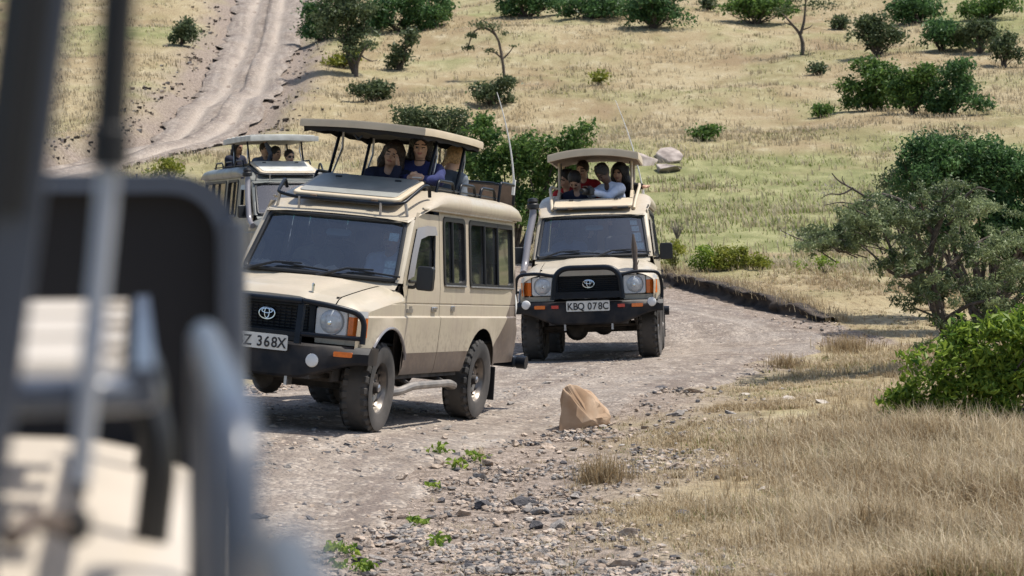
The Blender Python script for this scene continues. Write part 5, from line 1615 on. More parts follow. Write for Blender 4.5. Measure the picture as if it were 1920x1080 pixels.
# leafy bush behind the lead truck
p = at(960, 470, 47.0); p.z = gz(p.x, p.y)
b1 = bush('leafy_bush', 'big glossy green bush right behind the lead truck', p, lobes_px(p, [(905, 300, 40, 60), (950, 330, 60, 70), (1000, 300, 52, 58), (1035, 350, 55, 60), (1085, 262, 28, 34), (1060, 300, 36, 40), (960, 400, 80, 60), (905, 240, 24, 30)]), 15000, 'mid', .085, .10, per=60, trunk_r=.05, ntips=18)
p2 = at(820, 330, 56.0); p2.z = gz(p2.x, p2.y)
bush('leafy_bush', 'dull green bush showing between the lead canopy and the slope', p2, lobes_px(p2, [(790, 226, 42, 22), (845, 228, 34, 22), (760, 218, 18, 14), (870, 260, 30, 40), (820, 270, 50, 40)]), 4500, 'olive', .09, .11, trunk_r=.04, ntips=12)
bare_tree('dead_shrub', 'bare twigs rising from the green bush between the trucks', [([(1015, 330), (1030, 290), (1042, 250), (1046, 215), (1050, 196)], 2.2, .7), ([(1030, 288), (1050, 262), (1066, 240)], 1.5, .6), ([(1040, 255), (1028, 232), (1024, 216)], 1.3, .5), ([(1044, 235), (1056, 220), (1062, 204)], 1, .5)],
          [(1050, 215, 14, 60)], 'thorn', 3) if 0 else None

# yellow-green weeds by the bank, dry twig clump
GW = 'weeds along the turf bank'
for lab, bx_, by_, lb, lf, n in (
    ('yellow flowering weed clump above the earth bank', 1362, 528, [(1365, 495, 34, 30), (1345, 508, 26, 22), (1385, 490, 24, 24)], 'yellow', 3000),
    ('small dark green weed left of the yellow clump', 1316, 512, [(1318, 480, 17, 26), (1310, 500, 15, 14)], 'bright', 900),
    ('pale yellow weed right of the yellow clump', 1425, 512, [(1425, 495, 22, 14)], 'yellow', 600),
    ('yellow green weed just behind the second truck mirror', 1264, 498, [(1264, 472, 14, 24)], 'yellow', 600),
    ('bright green leaves on the bank top in mid field', 1545, 502, [(1545, 490, 16, 10), (1502, 500, 10, 6)], 'bright', 300)):
    p = at(bx_, by_, 43.); p.z = gz(p.x, p.y)
    bush('weed', lab, p, lobes_px(p, lb), n, lf, .055, .05, cat='plant', group=GW, trunk_r=.008, ntips=14, per=18)
p = at(1270, 432, 52.); p.z = gz(p.x, p.y)
root = empty('twig_clump', p); tag(root, 'dry brown twig clump on the green field right of the second truck', 'plant')
mb = MB()
for i in range(46):
    a = random.uniform(0, 6.28); r = random.uniform(.02, .22)
    mb.add(tube([(0, 0, -.02), (math.cos(a) * r * .6, math.sin(a) * r * .6, .2), (math.cos(a) * r, math.sin(a) * r, random.uniform(.25, .42))], [.008, .006, .003], 4))
tag(mb.build('twigs', M['twig'], root), kind='stuff')

# dark bush at the right edge, behind the acacia
p = at(1850, 560, 35.); p.z = gz(p.x, p.y)
bush('dark_bush', 'large dark green bush behind the thorn tree at the right edge', p, lobes_px(p, [(1735, 345, 70, 55), (1800, 320, 78, 62), (1880, 330, 80, 75), (1960, 360, 90, 90), (1720, 300, 40, 40), (1840, 420, 90, 80), (1940, 460, 90, 80)]), 40000, 'dark', .064, .085, per=70, trunk_r=.06, ntips=20)
b = at(1770, 270, 35.3)
# bluish olive shrub crowning its left shoulder
p = at(1760, 560, 36.6); p.z = gz(p.x, p.y)
bush('olive_bush', 'bluish olive shrub rising behind the dark bush at right', p, lobes_px(p, [(1735, 300, 40, 40), (1775, 280, 44, 30), (1700, 340, 40, 40), (1750, 380, 60, 80)]), 9000, 'olive', .05, .07, per=30, ntips=12)

# the thorn tree
TD = 28.0
tb = at(1790, 720, TD); tb.z = gz(tb.x, tb.y)
root = empty('thorn_tree', tb); tag(root, 'grey green thorn tree leaning left at the right edge of the track', 'tree')
def tp(px, py, dy=0.): return at(px, py, TD + dy) - tb
S_ = ppm(TD)
tr = MB(); limb = []
def branch(pts, r0, r1, dys=None):
    q = [tp(px, py, (dys[i] if dys else 0)) for i, (px, py) in enumerate(pts)]
    q = [Vector(a) for a in fillet(q, .10, 3)]
    tr.add(tube(q, [r0 + (r1 - r0) * i / (len(q) - 1) for i in range(len(q))], 7)); return q
branch([(1790, 730), (1772, 655), (1768, 600), (1752, 540), (1740, 490), (1752, 440), (1770, 400)], .062, .03)
branch([(1768, 600), (1745, 590), (1718, 578), (1690, 582)], .018, .006)
branch([(1742, 500), (1715, 515), (1690, 520), (1665, 508), (1640, 480), (1610, 455)], .030, .010, [0, -.1, -.2, -.2, -.3, -.3])
branch([(1680, 516), (1672, 470), (1655, 430), (1620, 400), (1580, 385)], .022, .008, [-.2, -.2, -.1, 0, .1])
branch([(1752, 440), (1720, 400), (1690, 375), (1650, 362), (1628, 372), (1596, 352), (1572, 340), (1560, 325)], .028, .007, [0, .1, .2, .2, .2, .1, .1, 0])
branch([(1600, 352), (1578, 366), (1555, 362), (1540, 372)], .012, .004); branch([(1585, 346), (1578, 336), (1580, 330)], .008, .004); branch([(1640, 366), (1615, 385), (1575, 378), (1545, 385)], .012, .004)
branch([(1600, 455), (1560, 462), (1520, 455), (1490, 445), (1464, 432)], .014, .005)
branch([(1755, 520), (1800, 480), (1840, 450), (1890, 430)], .032, .012, [0, .2, .3, .4]); branch([(1768, 600), (1820, 570), (1870, 560), (1925, 540)], .028, .012, [0, -.2, -.3, -.3])
branch([(1820, 570), (1850, 600), (1900, 610)], .016, .006, [-.2, -.3, -.3]); branch([(1770, 400), (1810, 370), (1830, 350), (1850, 355), (1865, 360)], .024, .006, [0, -.2, -.3, -.3, -.3])
tr.build('trunk', M['bark'], root)
spots = []
random.seed(3)
def pad(px, py, w, h, n, dy=0.): spots.append((px, py, w, h, n, dy))
for a in ((1560, 455, 40, 12, 9), (1520, 458, 24, 10, 6), (1600, 410, 44, 26, 12), (1650, 400, 40, 34, 13), (1625, 450, 46, 20, 12), (1690, 430, 40, 40, 13), (1690, 500, 44, 26, 12), (1735, 470, 40, 40, 10), (1725, 395, 42, 30, 11), (1770, 360, 46, 22, 10), (1800, 420, 48, 36, 12), (1840, 480, 52, 36, 14), (1890, 450, 50, 34, 13),
          (1800, 530, 46, 30, 13), (1850, 560, 50, 34, 14), (1900, 520, 48, 38, 13), (1745, 560, 36, 26, 9), (1780, 610, 40, 26, 9), (1850, 620, 46, 26, 11), (1910, 590, 44, 34, 11), (1720, 535, 30, 18, 7), (1950, 480, 50, 60, 12), (1950, 570, 50, 50, 12), (1830, 390, 36, 20, 7)): pad(*a)
for a in ((1545, 448, 26, 10, 6), (1585, 425, 34, 18, 8), (1625, 385, 30, 14, 7), (1530, 440, 16, 8, 4)): pad(*a)
Cl, tn, Th = [], [], []
for px, py, w, h, n, dy in spots:
    for k in range(n):
        c = np.array(tp(px + random.gauss(0, w * .48), py + random.gauss(0, h * .48), random.gauss(0, .42)))
        d = np.array([random.gauss(0, 1), random.gauss(0, 1), random.gauss(.25, .35)]); d /= np.linalg.norm(d)
        m_ = 110
        t = RNG.random(m_)[:, None]
        Cl.append(c + d * (t - .5) * .34 + RNG.normal(size=(m_, 3)) * .026); tn.append(np.clip(random.random() * .75 + RNG.random(m_) * .4 - .08, 0, 1))
        tt = RNG.random(5)[:, None]; Th.append(c + d * (tt - .5) * .36 + RNG.normal(size=(5, 3)) * .02)
for (px, py) in ((1548, 352), (1556, 340), (1545, 368), (1470, 435), (1490, 442), (1565, 372), (1590, 360)):
    Th.append(np.array(tp(px, py)) + RNG.normal(size=(22, 3)) * .055)
tw = MB()
for px, py, w, h, n, dy in spots:
    for k in range(5):
        a = tp(px + random.gauss(0, w * .6), py + random.gauss(0, h * .6), random.gauss(0, .35)); b = tp(px + (1755 - px) * .22 + random.gauss(0, 10), py + 16 + random.gauss(0, 10), random.gauss(0, .2))
        tw.add(tube([b, b.lerp(a, .5) + Vector((random.gauss(0, .03), random.gauss(0, .03), random.gauss(0, .03))), a], [.009, .006, .003], 4))
tag(tw.build('twigs', M['bark'], root), kind='stuff')
cr = obj('crown', leaf_mesh('crown', np.concatenate(Cl), .062, 'acacia', .30, .3, np.concatenate(tn)), root)
obj('thorns', leaf_mesh('thorns', np.concatenate(Th), .075, 'thorn', .07, .2), root)

# bright shrub at its foot
p = at(1830, 806)
bush('green_shrub', 'bright green leafy shrub at the foot of the thorn tree', p, lobes_px(p, [(1710, 735, 44, 42), (1760, 690, 50, 50), (1820, 660, 60, 62), (1880, 640, 60, 60), (1800, 740, 60, 50), (1890, 730, 70, 70), (1960, 690, 60, 90), (1690, 765, 34, 30), (1745, 775, 44, 34), (1850, 785, 60, 36)], .6), 9500, 'bright', .075, .062, aspect=.42, per=64, trunk_r=.02, ntips=26, up=.3)

# ------------------------------------------------------------------ grass
def blades(P, Hh, W, lean, m, name, seg=True, tint=None, wind=(-.22, .0)):
    n = len(P)
    a = RNG.uniform(0, 2 * np.pi, n); ca, sa = np.cos(a), np.sin(a)
    side = np.stack([ca, sa, np.zeros(n)], 1); 
    ln = np.stack([-sa, ca, np.zeros(n)], 1) * (RNG.normal(0, 1, n) * lean)[:, None] + np.stack([RNG.normal(wind[0], .18, n), RNG.normal(wind[1], .18, n), np.zeros(n)], 1)
    H = Hh[:, None]; up = np.array([[0, 0, 1.]])
    w = W[:, None]
    V = np.empty((n, 5, 3), np.float32)
    V[:, 0] = P - side * w * .5; V[:, 1] = P + side * w * .5
    mid = P + up * H * .55 + ln * H * .28
    V[:, 2] = mid + side * w * .4; V[:, 3] = mid - side * w * .4
    V[:, 4] = P + up * H * (1 - .25 * np.clip(np.linalg.norm(ln, axis=1), 0, 1.2))[:, None] + ln * H * .95
    i = np.arange(n)[:, None] * 5
    t = RNG.random(n) if tint is None else tint
    me = np_mesh(name, V.reshape(-1, 3), [i + np.array([[0, 1, 2, 3]]), i + np.array([[3, 2, 4]])], LEAF[m], smooth=False, fattrs={'tint': np.concatenate([t, t])})
    return obj(name, me)

def scatter(n, x0, x1, y0, y1, flat=False):
    """random ground spots, thinned with distance, kept inside (a little beyond) the view"""
    u = RNG.random(n); Y = y0 * (y1 / y0) ** u if flat else 1 / (1 / y0 + u * (1 / y1 - 1 / y0))
    X = RNG.uniform(-1, 1, n)
    X = np.where(True, (x0 + (x1 - x0) * (X * .5 + .5)) * Y, X)
    return X, Y

def vehicle_clear(X, Y):
    ok = np.ones(len(X), bool)
    for k in ('lead', 'second', 'third', 'own'):
        (px, py, pz), yaw, _, _ = POSE[k]
        c, s_ = math.cos(R_(yaw)), math.sin(R_(yaw))
        u = -(X - px) * s_ - (Y - py) * c; v = (X - px) * c - (Y - py) * s_
        ok &= ~((np.abs(u) < 3.1) & (np.abs(v) < 1.05))
    return ok

# dry grass of the near verge and field, in tufts
X, Y = scatter(30000, -.06, .245, 13.2, 48, True)
off, hw, idx = road_dist(X, Y); e = np.abs(off) - hw
st = stoniness(X, Y)
sb, be, bd = bank_side(X, Y)
gr = greenness(X, Y)
dens = sstep(.0, .7, e) * (1 - .93 * st) * (1 - .55 * sstep(43, 47, Y))
dens *= np.where((bd < 2.2) & (be > 0) & (sb < .0) & (e < .9), 0., 1.)
dens *= .12 + .88 * sstep(.38, .58, fbm(X / .8, Y / .8, 101, 3))
k = (RNG.random(len(X)) < dens) & vehicle_clear(X, Y)
TX, TY, TS = X[k], Y[k], st[k]
off, e = off[k], e[k]
nb = 13
# height: short by the stones and track, long at right and round the shrub
shr = np.exp(-(((TX - 4.0) / 1.3) ** 2 + ((TY - 20.4) / 1.7) ** 2))
hg = .055 + .085 * sstep(.8, 4.0, e) + .10 * shr + .09 * sstep(.10, .19, TX / TY) * sstep(24, 17, TY) + .07 * sstep(26, 30, TY) * sstep(36, 33, TY)
hg *= .65 + .8 * fbm(TX / .9, TY / .9, 103, 3)
rep = lambda a: np.repeat(a, nb)
sp = .022 + .05 * rep(hg)
PX = rep(TX) + RNG.normal(0, 1, len(TX) * nb) * sp; PY = rep(TY) + RNG.normal(0, 1, len(TX) * nb) * sp
PZ = ground_z(PX, PY) - .01
tt = np.clip(rep(-.05 + .95 * fbm(TX / .7, TY / .7, 104, 3) + .35 * (fbm(TX / 2.6, TY / 2.6, 107, 3) - .5) - .16 * sstep(.11, .19, TX / TY)) + RNG.normal(0, .30, len(PX)), 0, 1)
HH = rep(hg) * RNG.uniform(.45, 1.25, len(PX))
g = np.clip(rep(greenness(TX, TY)) * .55 + rep(.22 * (fbm(TX / .9, TY / .9, 105, 3) > .56)), 0, .7) > RNG.random(len(PX))
PP = np.stack([PX, PY, PZ], 1)
WW = RNG.uniform(.0035, .0075, len(PX)) * (1 + .02 * (PY - 14))
o = blades(PP[~g], HH[~g], WW[~g], .95, 'straw', 'dry_grass', tint=tt[~g], wind=(-.05, 0)); tag(o, 'dry straw coloured grass covering the verge and field', 'grass', kind='stuff')
o = blades(PP[g], HH[g] * .65, WW[g] * 1.2, .5, 'fresh', 'green_grass', tint=tt[g]); tag(o, 'fresh green grass blades mixed into the dry grass', 'grass', kind='stuff')
X, Y = scatter(9000, .03, .245, 13.4, 36)
off, hw, idx = road_dist(X, Y)
k = (RNG.random(len(X)) < sstep(1.6, 4.5, np.abs(off) - hw) * (.15 + .85 * sstep(.45, .62, fbm(X / 1.4, Y / 1.4, 141, 3)))) & (stoniness(X, Y) < .4); X, Y = X[k], Y[k]
nb = 3
PX = np.repeat(X, nb) + RNG.normal(0, .03, len(X) * nb); PY = np.repeat(Y, nb) + RNG.normal(0, .03, len(X) * nb)
o = blades(np.stack([PX, PY, ground_z(PX, PY) - .01], 1), RNG.uniform(.16, .42, len(PX)), RNG.uniform(.003, .006, len(PX)), .7, 'straw', 'grass_stalks', wind=(-.1, 0), tint=np.clip(RNG.normal(.45, .33, len(PX)), 0, 1))
tag(o, 'taller dry grass stalks standing over the right hand field', 'grass', kind='stuff')
# coarse grass on the slope beyond
X, Y = scatter(64000, -.24, .245, 44, 150)
off, hw, idx = road_dist(X, Y)
dens = sstep(.3, 1.4, np.abs(off) - hw) * (1 - .9 * stoniness(X, Y)) * (.10 + .90 * sstep(.40, .6, fbm(X / 2.5, Y / 2.5, 111, 4))) * (1 - .5 * greenness(X, Y))
k = (RNG.random(len(X)) < dens) & vehicle_clear(X, Y); X, Y = X[k], Y[k]
nb = 4
PX = np.repeat(X, nb) + RNG.normal(0, .09, len(X) * nb); PY = np.repeat(Y, nb) + RNG.normal(0, .09, len(X) * nb)
PP = np.stack([PX, PY, ground_z(PX, PY) - .02], 1)
gg = greenness(PX, PY) * .6 > RNG.random(len(PX))
hh = RNG.uniform(.10, .30, len(PX)) * np.repeat(.6 + .8 * fbm(X / 4, Y / 4, 112, 3), nb) * np.where(gg, .6, 1)
tt = np.clip(np.repeat(.1 + .8 * fbm(X / 3, Y / 3, 113, 3), nb) + RNG.normal(0, .2, len(PX)), 0, 1)
ww = .012 + .00022 * PY
o = blades(PP[~gg], hh[~gg], ww[~gg], .45, 'strawhill', 'hill_grass', tint=tt[~gg]); tag(o, 'dry tufted grass over the whole hillside', 'grass', kind='stuff')
o = blades(PP[gg], hh[gg], ww[gg], .5, 'fresh', 'field_grass', tint=tt[gg]); tag(o, 'short green grass on the flat field at the foot of the hill', 'grass', kind='stuff')
# matted grass hanging over the earth bank
nB = 2800
i = RNG.integers(0, len(BANK), nB); T = np.gradient(BANK, axis=0); T /= np.linalg.norm(T, axis=1)[:, None]
Nn = np.stack([-T[:, 1], T[:, 0]], 1)
oo = RNG.normal(.24, .16, nB)
PX = BANK[i, 0] + Nn[i, 0] * oo + RNG.normal(0, .05, nB); PY = BANK[i, 1] + Nn[i, 1] * oo + RNG.normal(0, .05, nB)
PZ = np.maximum(ground_z(PX, PY), ground_z(BANK[i, 0] + Nn[i, 0] * .35, BANK[i, 1] + Nn[i, 1] * .35) - .02)
o = blades(np.stack([PX, PY, PZ], 1), RNG.uniform(.06, .20, nB), RNG.uniform(.006, .012, nB), .6, 'straw', 'bank_grass', wind=(-.25, -.2), tint=np.clip(RNG.normal(.3, .25, nB), 0, 1))
tag(o, 'brown matted grass hanging over the earth bank at the bend', 'grass', kind='stuff')
# fresh little weeds on the gravel
GV = 'green weeds on the gravel verge'
WL = [('bright green weed at the bottom left of the gravel', 640, 1042, .10, 90), ('flat green weed at the bottom edge of the gravel', 668, 1076, .13, 90), ('small green weed on the gravel below the front wheel', 828, 855, .07, 50), ('pair of green weeds in the middle of the gravel', 857, 884, .07, 45),
      ('faint green weed left of the dry tuft on the gravel', 818, 924, .06, 35), ('thin green weed near the lower middle stones', 812, 1032, .08, 50), ('yellowish weed on the gravel by the lone grass stem', 890, 868, .08, 50), ('sprawling weed among stones left of centre bottom', 780, 988, .09, 55)]
for lab, px, py, r, n in WL:
    p = at(px, py)
    bush('weed', lab, p, [(0, 0, .03, r, r, .04)], n, 'bright', .05, .03, cat='weed', group=GV, trunk_r=.004, ntips=5, per=12)
# dry tussocks
for lab, px, py, w, hgt, n in (('brown dry tussock on the verge below the orange rock', 1130, 905, .20, .30, 420), ('golden dry tussock at the inside of the bend', 1590, 660, .34, .34, 700), ('dark brown tussock on the verge left of the bend', 1475, 690, .24, .26, 420), ('pale stem tuft standing on the gravel', 898, 862, .05, .16, 60), ('brown tussock low in the right grass', 1650, 1010, .22, .42, 420), ('tall pale tussock before the left of the bright green shrub', 1738, 828, .30, .42, 380), ('tall pale tussock before the middle of the bright green shrub', 1850, 850, .38, .5, 520), ('loose pale stems left of the bright green shrub', 1660, 812, .22, .30, 200)):
    p = at(px, py); q = RNG.normal(size=(n, 2)) * w * .5
    PP = np.stack([p.x + q[:, 0], p.y + q[:, 1], ground_z(p.x + q[:, 0], p.y + q[:, 1]) - .01], 1)
    o = blades(PP - np.array(p), RNG.uniform(.4, 1, n) * hgt, RNG.uniform(.004, .008, n), .7, 'straw', 'grass_tussock', tint=np.clip(RNG.normal(.6 if 'pale' in lab else .15, .2, n), 0, 1), wind=(0, 0))
    o.location = p; tag(o, lab, 'tussock', 'dry grass tussocks')

# ------------------------------------------------------------------ stones
def rock_mesh(name, seed, flat=.55, m=None, npts=16, sub=0):
    r = random.Random(seed); bm = bmesh.new()
    for i in range(npts):
        v = Vector((r.gauss(0, 1), r.gauss(0, 1), r.gauss(0, 1))).normalized() * r.uniform(.8, 1.1)
        bm.verts.new((v.x * r.uniform(.8, 1), v.y * .8, v.z * flat))
    res = bmesh.ops.convex_hull(bm, input=bm.verts)
    bmesh.ops.delete(bm, geom=list(set(g for g in res['geom_interior'] + res['geom_unused'] if isinstance(g, bmesh.types.BMVert))), context='VERTS')
    if sub:
        bmesh.ops.bevel(bm, geom=list(bm.edges), offset=.03, segments=1, affect='EDGES')
        bmesh.ops.subdivide_edges(bm, edges=list(bm.edges), cuts=sub, use_grid_fill=True)
        for v in bm.verts:
            n = (noise(v.co.x * 2.3 + seed, v.co.y * 2.3 + v.co.z * 1.7, seed) - .5) * .22 + (noise(v.co.x * 7 + seed, v.co.y * 7 + v.co.z * 5, seed + 5) - .5) * .09
            v.co += v.co.normalized() * float(n)
    me = bpy.data.meshes.new(name); bm.to_mesh(me); bm.free()
    me.materials.append(m)
    sharpen(me, 14 if sub else 28)
    return me
RK = {'grey': mat('grey_stone', (.165, .15, .137), .85, col2=(.34, .305, .27), vscale=3, var=.2, bump=.5, bscale=9), 'tan': mat('tan_stone', (.31, .235, .175), .9, col2=(.48, .39, .31), vscale=3, var=.2, bump=.5, bscale=9), 'dark': mat('dark_stone', (.035, .036, .042), .8, col2=(.11, .10, .10), vscale=3, var=.2, bump=.5, bscale=9),
      'orange': mat('orange_rock', (.40, .255, .15), .9, col2=(.46, .34, .235), vscale=4, var=.18, bump=.7, bscale=5), 'boulder': mat('boulder_rock', (.25, .205, .18), .9, col2=(.47, .40, .35), vscale=1.6, var=.25, bump=.7, bscale=5), 'pale': mat('pale_flat_stone', (.42, .36, .29), .85, col2=(.55, .49, .42), vscale=3, var=.15, bump=.4, bscale=9)}
RM = {c: [rock_mesh('stone', 10 * i + j, (.35, .5, .65, .42, .8)[j], RK[c], 11 + j) for j in range(5)] for i, c in enumerate(('grey', 'tan', 'dark', 'pale'))}
def put_rock(name, me, px, py, wpx, label, cat='rock', rz=0., sz=1., sink=.25, tilt=(0, 0), group=None, squash=(1, 1, 1), D=None):
    p = at(px, py) if D is None else at(px, py, D)
    s = wpx / ppm(p.y) / 2
    o = inst(name, me, None, (p.x, p.y, gz(p.x, p.y) + s * sz * (.35 - sink)), (tilt[0], tilt[1], rz), (s * squash[0], s * squash[1], s * sz * squash[2]))
    return tag(o, label, cat, group)
B3 = [rock_mesh('boulder', 200 + i, .8, RK['boulder'], 12, 1) for i in range(3)]
put_rock('boulder', B3[0], 1205, 312, 72, 'grey split boulder half hidden by the second canopy', 'boulder', .4, 1.0, .2)
put_rock('boulder', B3[1], 1255, 303, 86, 'largest pinkish boulder on the green slope', 'boulder', 1.0, .85, .15)
put_rock('boulder', B3[2], 1251, 323, 72, 'low pale boulder in front of the pinkish one', 'boulder', 2.0, .62, .15)
def marker_rock():
    b = at(1094, 806); D = b.y
    out = [(1046, 815), (1054, 770), (1055, 726), (1068, 721), (1100, 732), (1122, 756), (1144, 782), (1142, 806), (1094, 820)]
    bm = bmesh.new(); f0, f1 = [], []
    cx = sum(p[0] for p in out) / len(out); cy = sum(p[1] for p in out) / len(out)
    for k, (px, py) in enumerate(out):
        q = at(px, py, D + (px - cx) * .0035 - .05) - b; f0.append(bm.verts.new(q))
        q2 = at(cx + (px - cx) * .72 + 14, cy + (py - cy) * .82 + 4, D) - b; f1.append(bm.verts.new(q2 + Vector((0, .34, 0))))
    bm.verts.new(at(cx - 10, cy + 4, D) - b + Vector((0, -.10, 0))); bm.verts.new(at(cx + 18, cy + 16, D) - b + Vector((0, -.12, 0)))
    res = bmesh.ops.convex_hull(bm, input=bm.verts)
    bmesh.ops.delete(bm, geom=list(set(g for g in res['geom_interior'] + res['geom_unused'] if isinstance(g, bmesh.types.BMVert))), context='VERTS')
    bmesh.ops.bevel(bm, geom=[e for e in bm.edges if e.calc_face_angle(0) > .35], offset=.012, segments=1, affect='EDGES')
    bmesh.ops.triangulate(bm, faces=bm.faces)
    bmesh.ops.subdivide_edges(bm, edges=list(bm.edges), cuts=3, use_grid_fill=True)
    bmesh.ops.triangulate(bm, faces=bm.faces)
    bm.normal_update()
    for v in bm.verts:
        c = v.co; nn = (float(noise(c.x * 6 + c.y * 4, c.z * 6, 7)) - .5) * .03 + (float(noise(c.x * 17 + c.y * 9, c.z * 17, 9)) - .5) * .022 + (float(noise(c.x * 43, c.z * 43 + c.y * 30, 8)) - .5) * .022
        v.co = c + v.normal * nn
    me = bpy.data.meshes.new('marker_rock'); bm.to_mesh(me); bm.free(); me.materials.append(RK['orange']); sharpen(me, 16)
    o = obj('marker_rock', me); o.location = b
    return tag(o, 'upright orange rock slab standing at the road edge', 'rock')
marker_rock()
put_rock('rock', rock_mesh('rock', 311, .7, RK['tan'], 13, 1), 1182, 1008, 62, 'brown striped rock low in the verge grass', 'rock', .3, .75, .2)
put_rock('rock', RM['dark'][4], 1280, 968, 40, 'dark grey rock in the short grass right of the gravel', 'rock', .7, .7, .2)
put_rock('rock', RM['tan'][2], 1028, 842, 46, 'tan rock just below the orange rock slab', 'rock', .2, .7, .25)
put_rock('rock', RM['tan'][0], 1018, 868, 50, 'flat tan rock below the other tan rock', 'rock', 1.2, .5, .25)
put_rock('rock', RM['tan'][1], 1100, 672, 22, 'small tan rock between the second truck front wheels', 'rock', .2, 1.0, .1)
_marks = [(1096, 770, 'orange rock slab'), (1182, 1000, 'brown striped rock'), (1280, 962, 'dark grey rock in the short grass'), (1590, 650, 'golden tussock at the bend'), (1130, 890, 'brown tussock below the orange slab'), (1760, 760, 'bright green shrub'), (1475, 685, 'dark brown tussock'), (690, 800, 'front wheel of the lead truck'), (850, 880, 'weeds in the middle of the gravel'), (1022, 855, 'two tan rocks')]
_seen = set()
def stone_label(px, py, w, c):
    size = 'large' if w > 38 else 'middling' if w > 27 else 'small'
    for mx, my, nm in sorted(_marks, key=lambda m: (m[0] - px) ** 2 + 2 * (m[1] - py) ** 2):
        dx, dy = px - mx, py - my
        d = ('right of' if dx > 0 else 'left of') if abs(dx) > 1.2 * abs(dy) else ('in front of' if dy > 0 else 'behind')
        lab = '%s %s flat stone %s the %s' % (size, c, d, nm)
        if lab not in _seen: _seen.add(lab); return lab
    return lab
for i, (px, py, w, c) in enumerate(((1300, 736, 60, 'tan'), (1398, 742, 36, 'pale'), (1482, 748, 38, 'pale'), (1372, 776, 40, 'grey'), (1560, 740, 30, 'grey'), (1540, 756, 44, 'pale'), (1525, 790, 28, 'grey'), (1464, 884, 34, 'tan'), (1455, 1000, 46, 'tan'), (1135, 1050, 24, 'pale'), (1135, 1010, 34, 'pale'), (1250, 1070, 50, 'pale'), (896, 882, 18, 'dark'), (776, 868, 24, 'tan'), (800, 870, 18, 'dark'), (1190, 932, 36, 'pale'), (1640, 800, 22, 'pale'), (1430, 920, 40, 'pale'), (1350, 1040, 36, 'pale'), (1255, 780, 34, 'grey'), (1290, 820, 22, 'pale'), (827, 936, 26, 'tan'), (990, 975, 44, 'pale'), (1036, 1000, 40, 'pale'), (915, 1020, 34, 'grey'), (905, 975, 36, 'grey'), (866, 1058, 16, 'dark'), (1134, 1070, 30, 'grey'))):
    lab = stone_label(px, py, w, c)
    put_rock('flat_stone', RM[c][(0, 3)[i % 2]], px, py, w, lab, 'stone', i * 1.7, .55, .2, (random.uniform(-.2, .2), random.uniform(-.2, .2)), 'flat stones on the verge')
# loose stones along the road edge: the larger ones one by one, the rest as gravel
def stone_spots(n, zone):
    X, Y = scatter(n, -.13, .20, 13.4, 38)
    off, hw, idx = road_dist(X, Y); st = stoniness(X, Y); e = np.abs(off) - hw
    nn = fbm(X / .7, Y / .7, 121, 3)
    pr = np.where(e > -.25, st * (.12 + .95 * sstep(.45, .65, nn)), .34 * sstep(.48, .7, nn) + .07)
    ridge = np.exp(-((off + .1 - .5 * (Y > 25)) / .22) ** 2) * (Y > 23) * (Y < 36)        # loose ridge between the wheel tracks
    pr = np.maximum(pr, .8 * ridge)
    k = (RNG.random(n) < pr)
    return X[k], Y[k]
X, Y = stone_spots(3000, 0)
kk = vehicle_clear(X, Y) & (Y < 28); X, Y = X[kk][:230], Y[kk][:230]
Z = ground_z(X, Y)
names = {'grey': 'grey', 'tan': 'tan', 'dark': 'dark'}
for i in range(len(X)):
    c = random.choices(('grey', 'tan', 'dark'), (5, 4, 1.6))[0]
    s = random.uniform(.030, .072) * (1 if random.random() < .82 else 1.55)
    o = inst('loose_stone', random.choice(RM[c]), None, (X[i], Y[i], Z[i] + s * .12 + .01), (random.uniform(-.4, .4), random.uniform(-.4, .4), random.uniform(0, 6.28)), (s * random.uniform(.8, 1.5), s, s * random.uniform(.6, 1.1)))
    tag(o, 'small loose %s stone on the gravel along the track' % c, 'stone', 'loose %s stones on the gravel' % c)
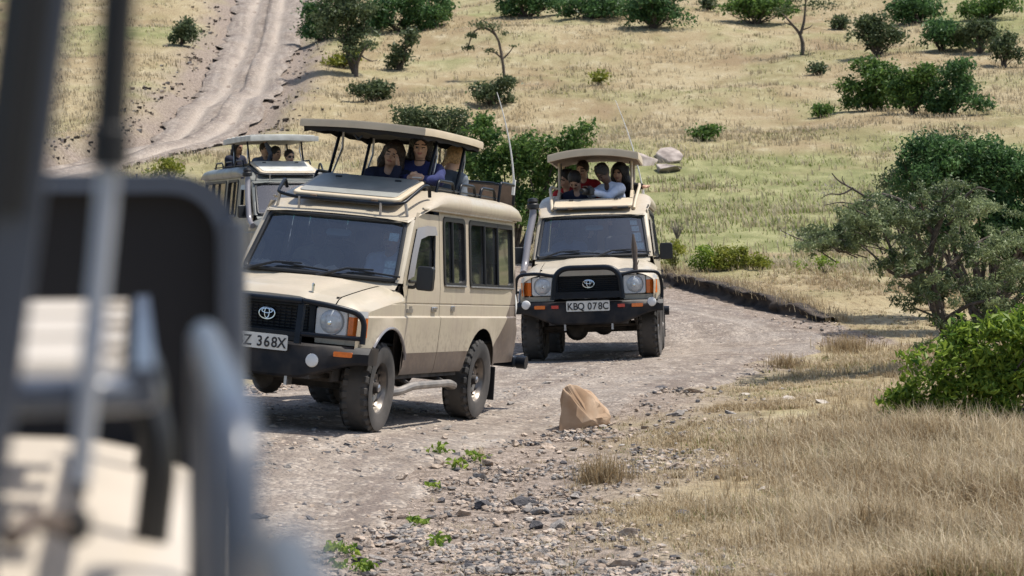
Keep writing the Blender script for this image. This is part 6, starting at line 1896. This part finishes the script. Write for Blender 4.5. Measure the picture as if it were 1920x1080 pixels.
def gravel(name, label, n, smin, smax, mats, seed):
    X, Y = stone_spots(n, 0)
    n = len(X)
    t = (1 + 5 ** .5) / 2
    bv = np.array([(-1, t, 0), (1, t, 0), (-1, -t, 0), (1, -t, 0), (0, -1, t), (0, 1, t), (0, -1, -t), (0, 1, -t), (t, 0, -1), (t, 0, 1), (-t, 0, -1), (-t, 0, 1)]) / 1.9
    bf = np.array([(0, 11, 5), (0, 5, 1), (0, 1, 7), (0, 7, 10), (0, 10, 11), (1, 5, 9), (5, 11, 4), (11, 10, 2), (10, 7, 6), (7, 1, 8), (3, 9, 4), (3, 4, 2), (3, 2, 6), (3, 6, 8), (3, 8, 9), (4, 9, 5), (2, 4, 11), (6, 2, 10), (8, 6, 7), (9, 8, 1)])
    s = (smin + (smax - smin) * RNG.random(n) ** 2.2)[:, None]
    V = bv[None] * RNG.uniform(.55, 1.25, (n, 12, 1)) * s[:, :, None] * np.stack([RNG.uniform(.8, 1.5, n), RNG.uniform(.7, 1.1, n), RNG.uniform(.35, .8, n)], 1)[:, None]
    a = RNG.uniform(0, 6.28, n); ca, sa = np.cos(a)[:, None], np.sin(a)[:, None]
    V = np.stack([V[..., 0] * ca - V[..., 1] * sa, V[..., 0] * sa + V[..., 1] * ca, V[..., 2]], -1)
    V = V + np.stack([X, Y, ground_z(X, Y) + .018 - s[:, 0] * .1], 1)[:, None]
    F = (np.arange(n)[:, None, None] * 12 + bf[None]).reshape(-1, 3)
    me = np_mesh(name, V.reshape(-1, 3), F, mats, smooth=False)
    me.polygons.foreach_set('material_index', np.repeat(RNG.choice(len(mats), n, p=[.36, .54, .10]), 20).astype(np.int32))
    return tag(obj(name, me), label, 'gravel', kind='stuff')
gravel('gravel', 'grey and tan gravel scattered over the track and verge', 72000, .007, .034, [RK['grey'], RK['tan'], RK['dark']], 1)
# rubble along the hill road
X, Y = scatter(9000, -.235, -.07, 62, 160)
off, hw, idx = road_dist(X, Y); st = stoniness(X, Y)
k = (RNG.random(len(X)) < st * sstep(-.2, .2, np.abs(off) - hw) * (.15 + .9 * (fbm(X / 2, Y / 2, 131, 3) > .5) + .9 * ((-off - hw > .1) & (-off - hw < 1.3)))); X, Y = X[k], Y[k]
n = len(X); s = RNG.uniform(.05, .22, n) ** 1.0
me0 = RM['tan'][1]; bv = np.array([v.co[:] for v in me0.vertices]); me0.calc_loop_triangles(); bf = np.array([t.vertices[:] for t in me0.loop_triangles])
V = bv[None] * (s[:, None] * RNG.uniform(.5, 1, (n, 1)))[:, :, None] * RNG.uniform(.6, 1.3, (n, 1, 3)) + np.stack([X, Y, ground_z(X, Y) + .03], 1)[:, None]
me = np_mesh('rubble', V.reshape(-1, 3), (np.arange(n)[:, None, None] * len(bv) + bf[None]).reshape(-1, 3), [RK['tan'], RK['grey'], M['soil']], smooth=False)
me.polygons.foreach_set('material_index', np.repeat(RNG.choice(3, n, p=[.3, .2, .5]), len(bf)).astype(np.int32))
tag(obj('rubble', me), 'rubble and clods along the worn edges of the hill road', 'rubble', kind='stuff')
# a lone stake by the lower road
p = at(255, 328, 66.); p.z = gz(p.x, p.y)
o = MB().add(tube([(0, 0, -.1), (.02, 0, .6)], .03, 6)).build('stake', M['bark']); o.location = p; tag(o, 'short leaning wooden stake beside the lower bend of the hill road', 'stake')
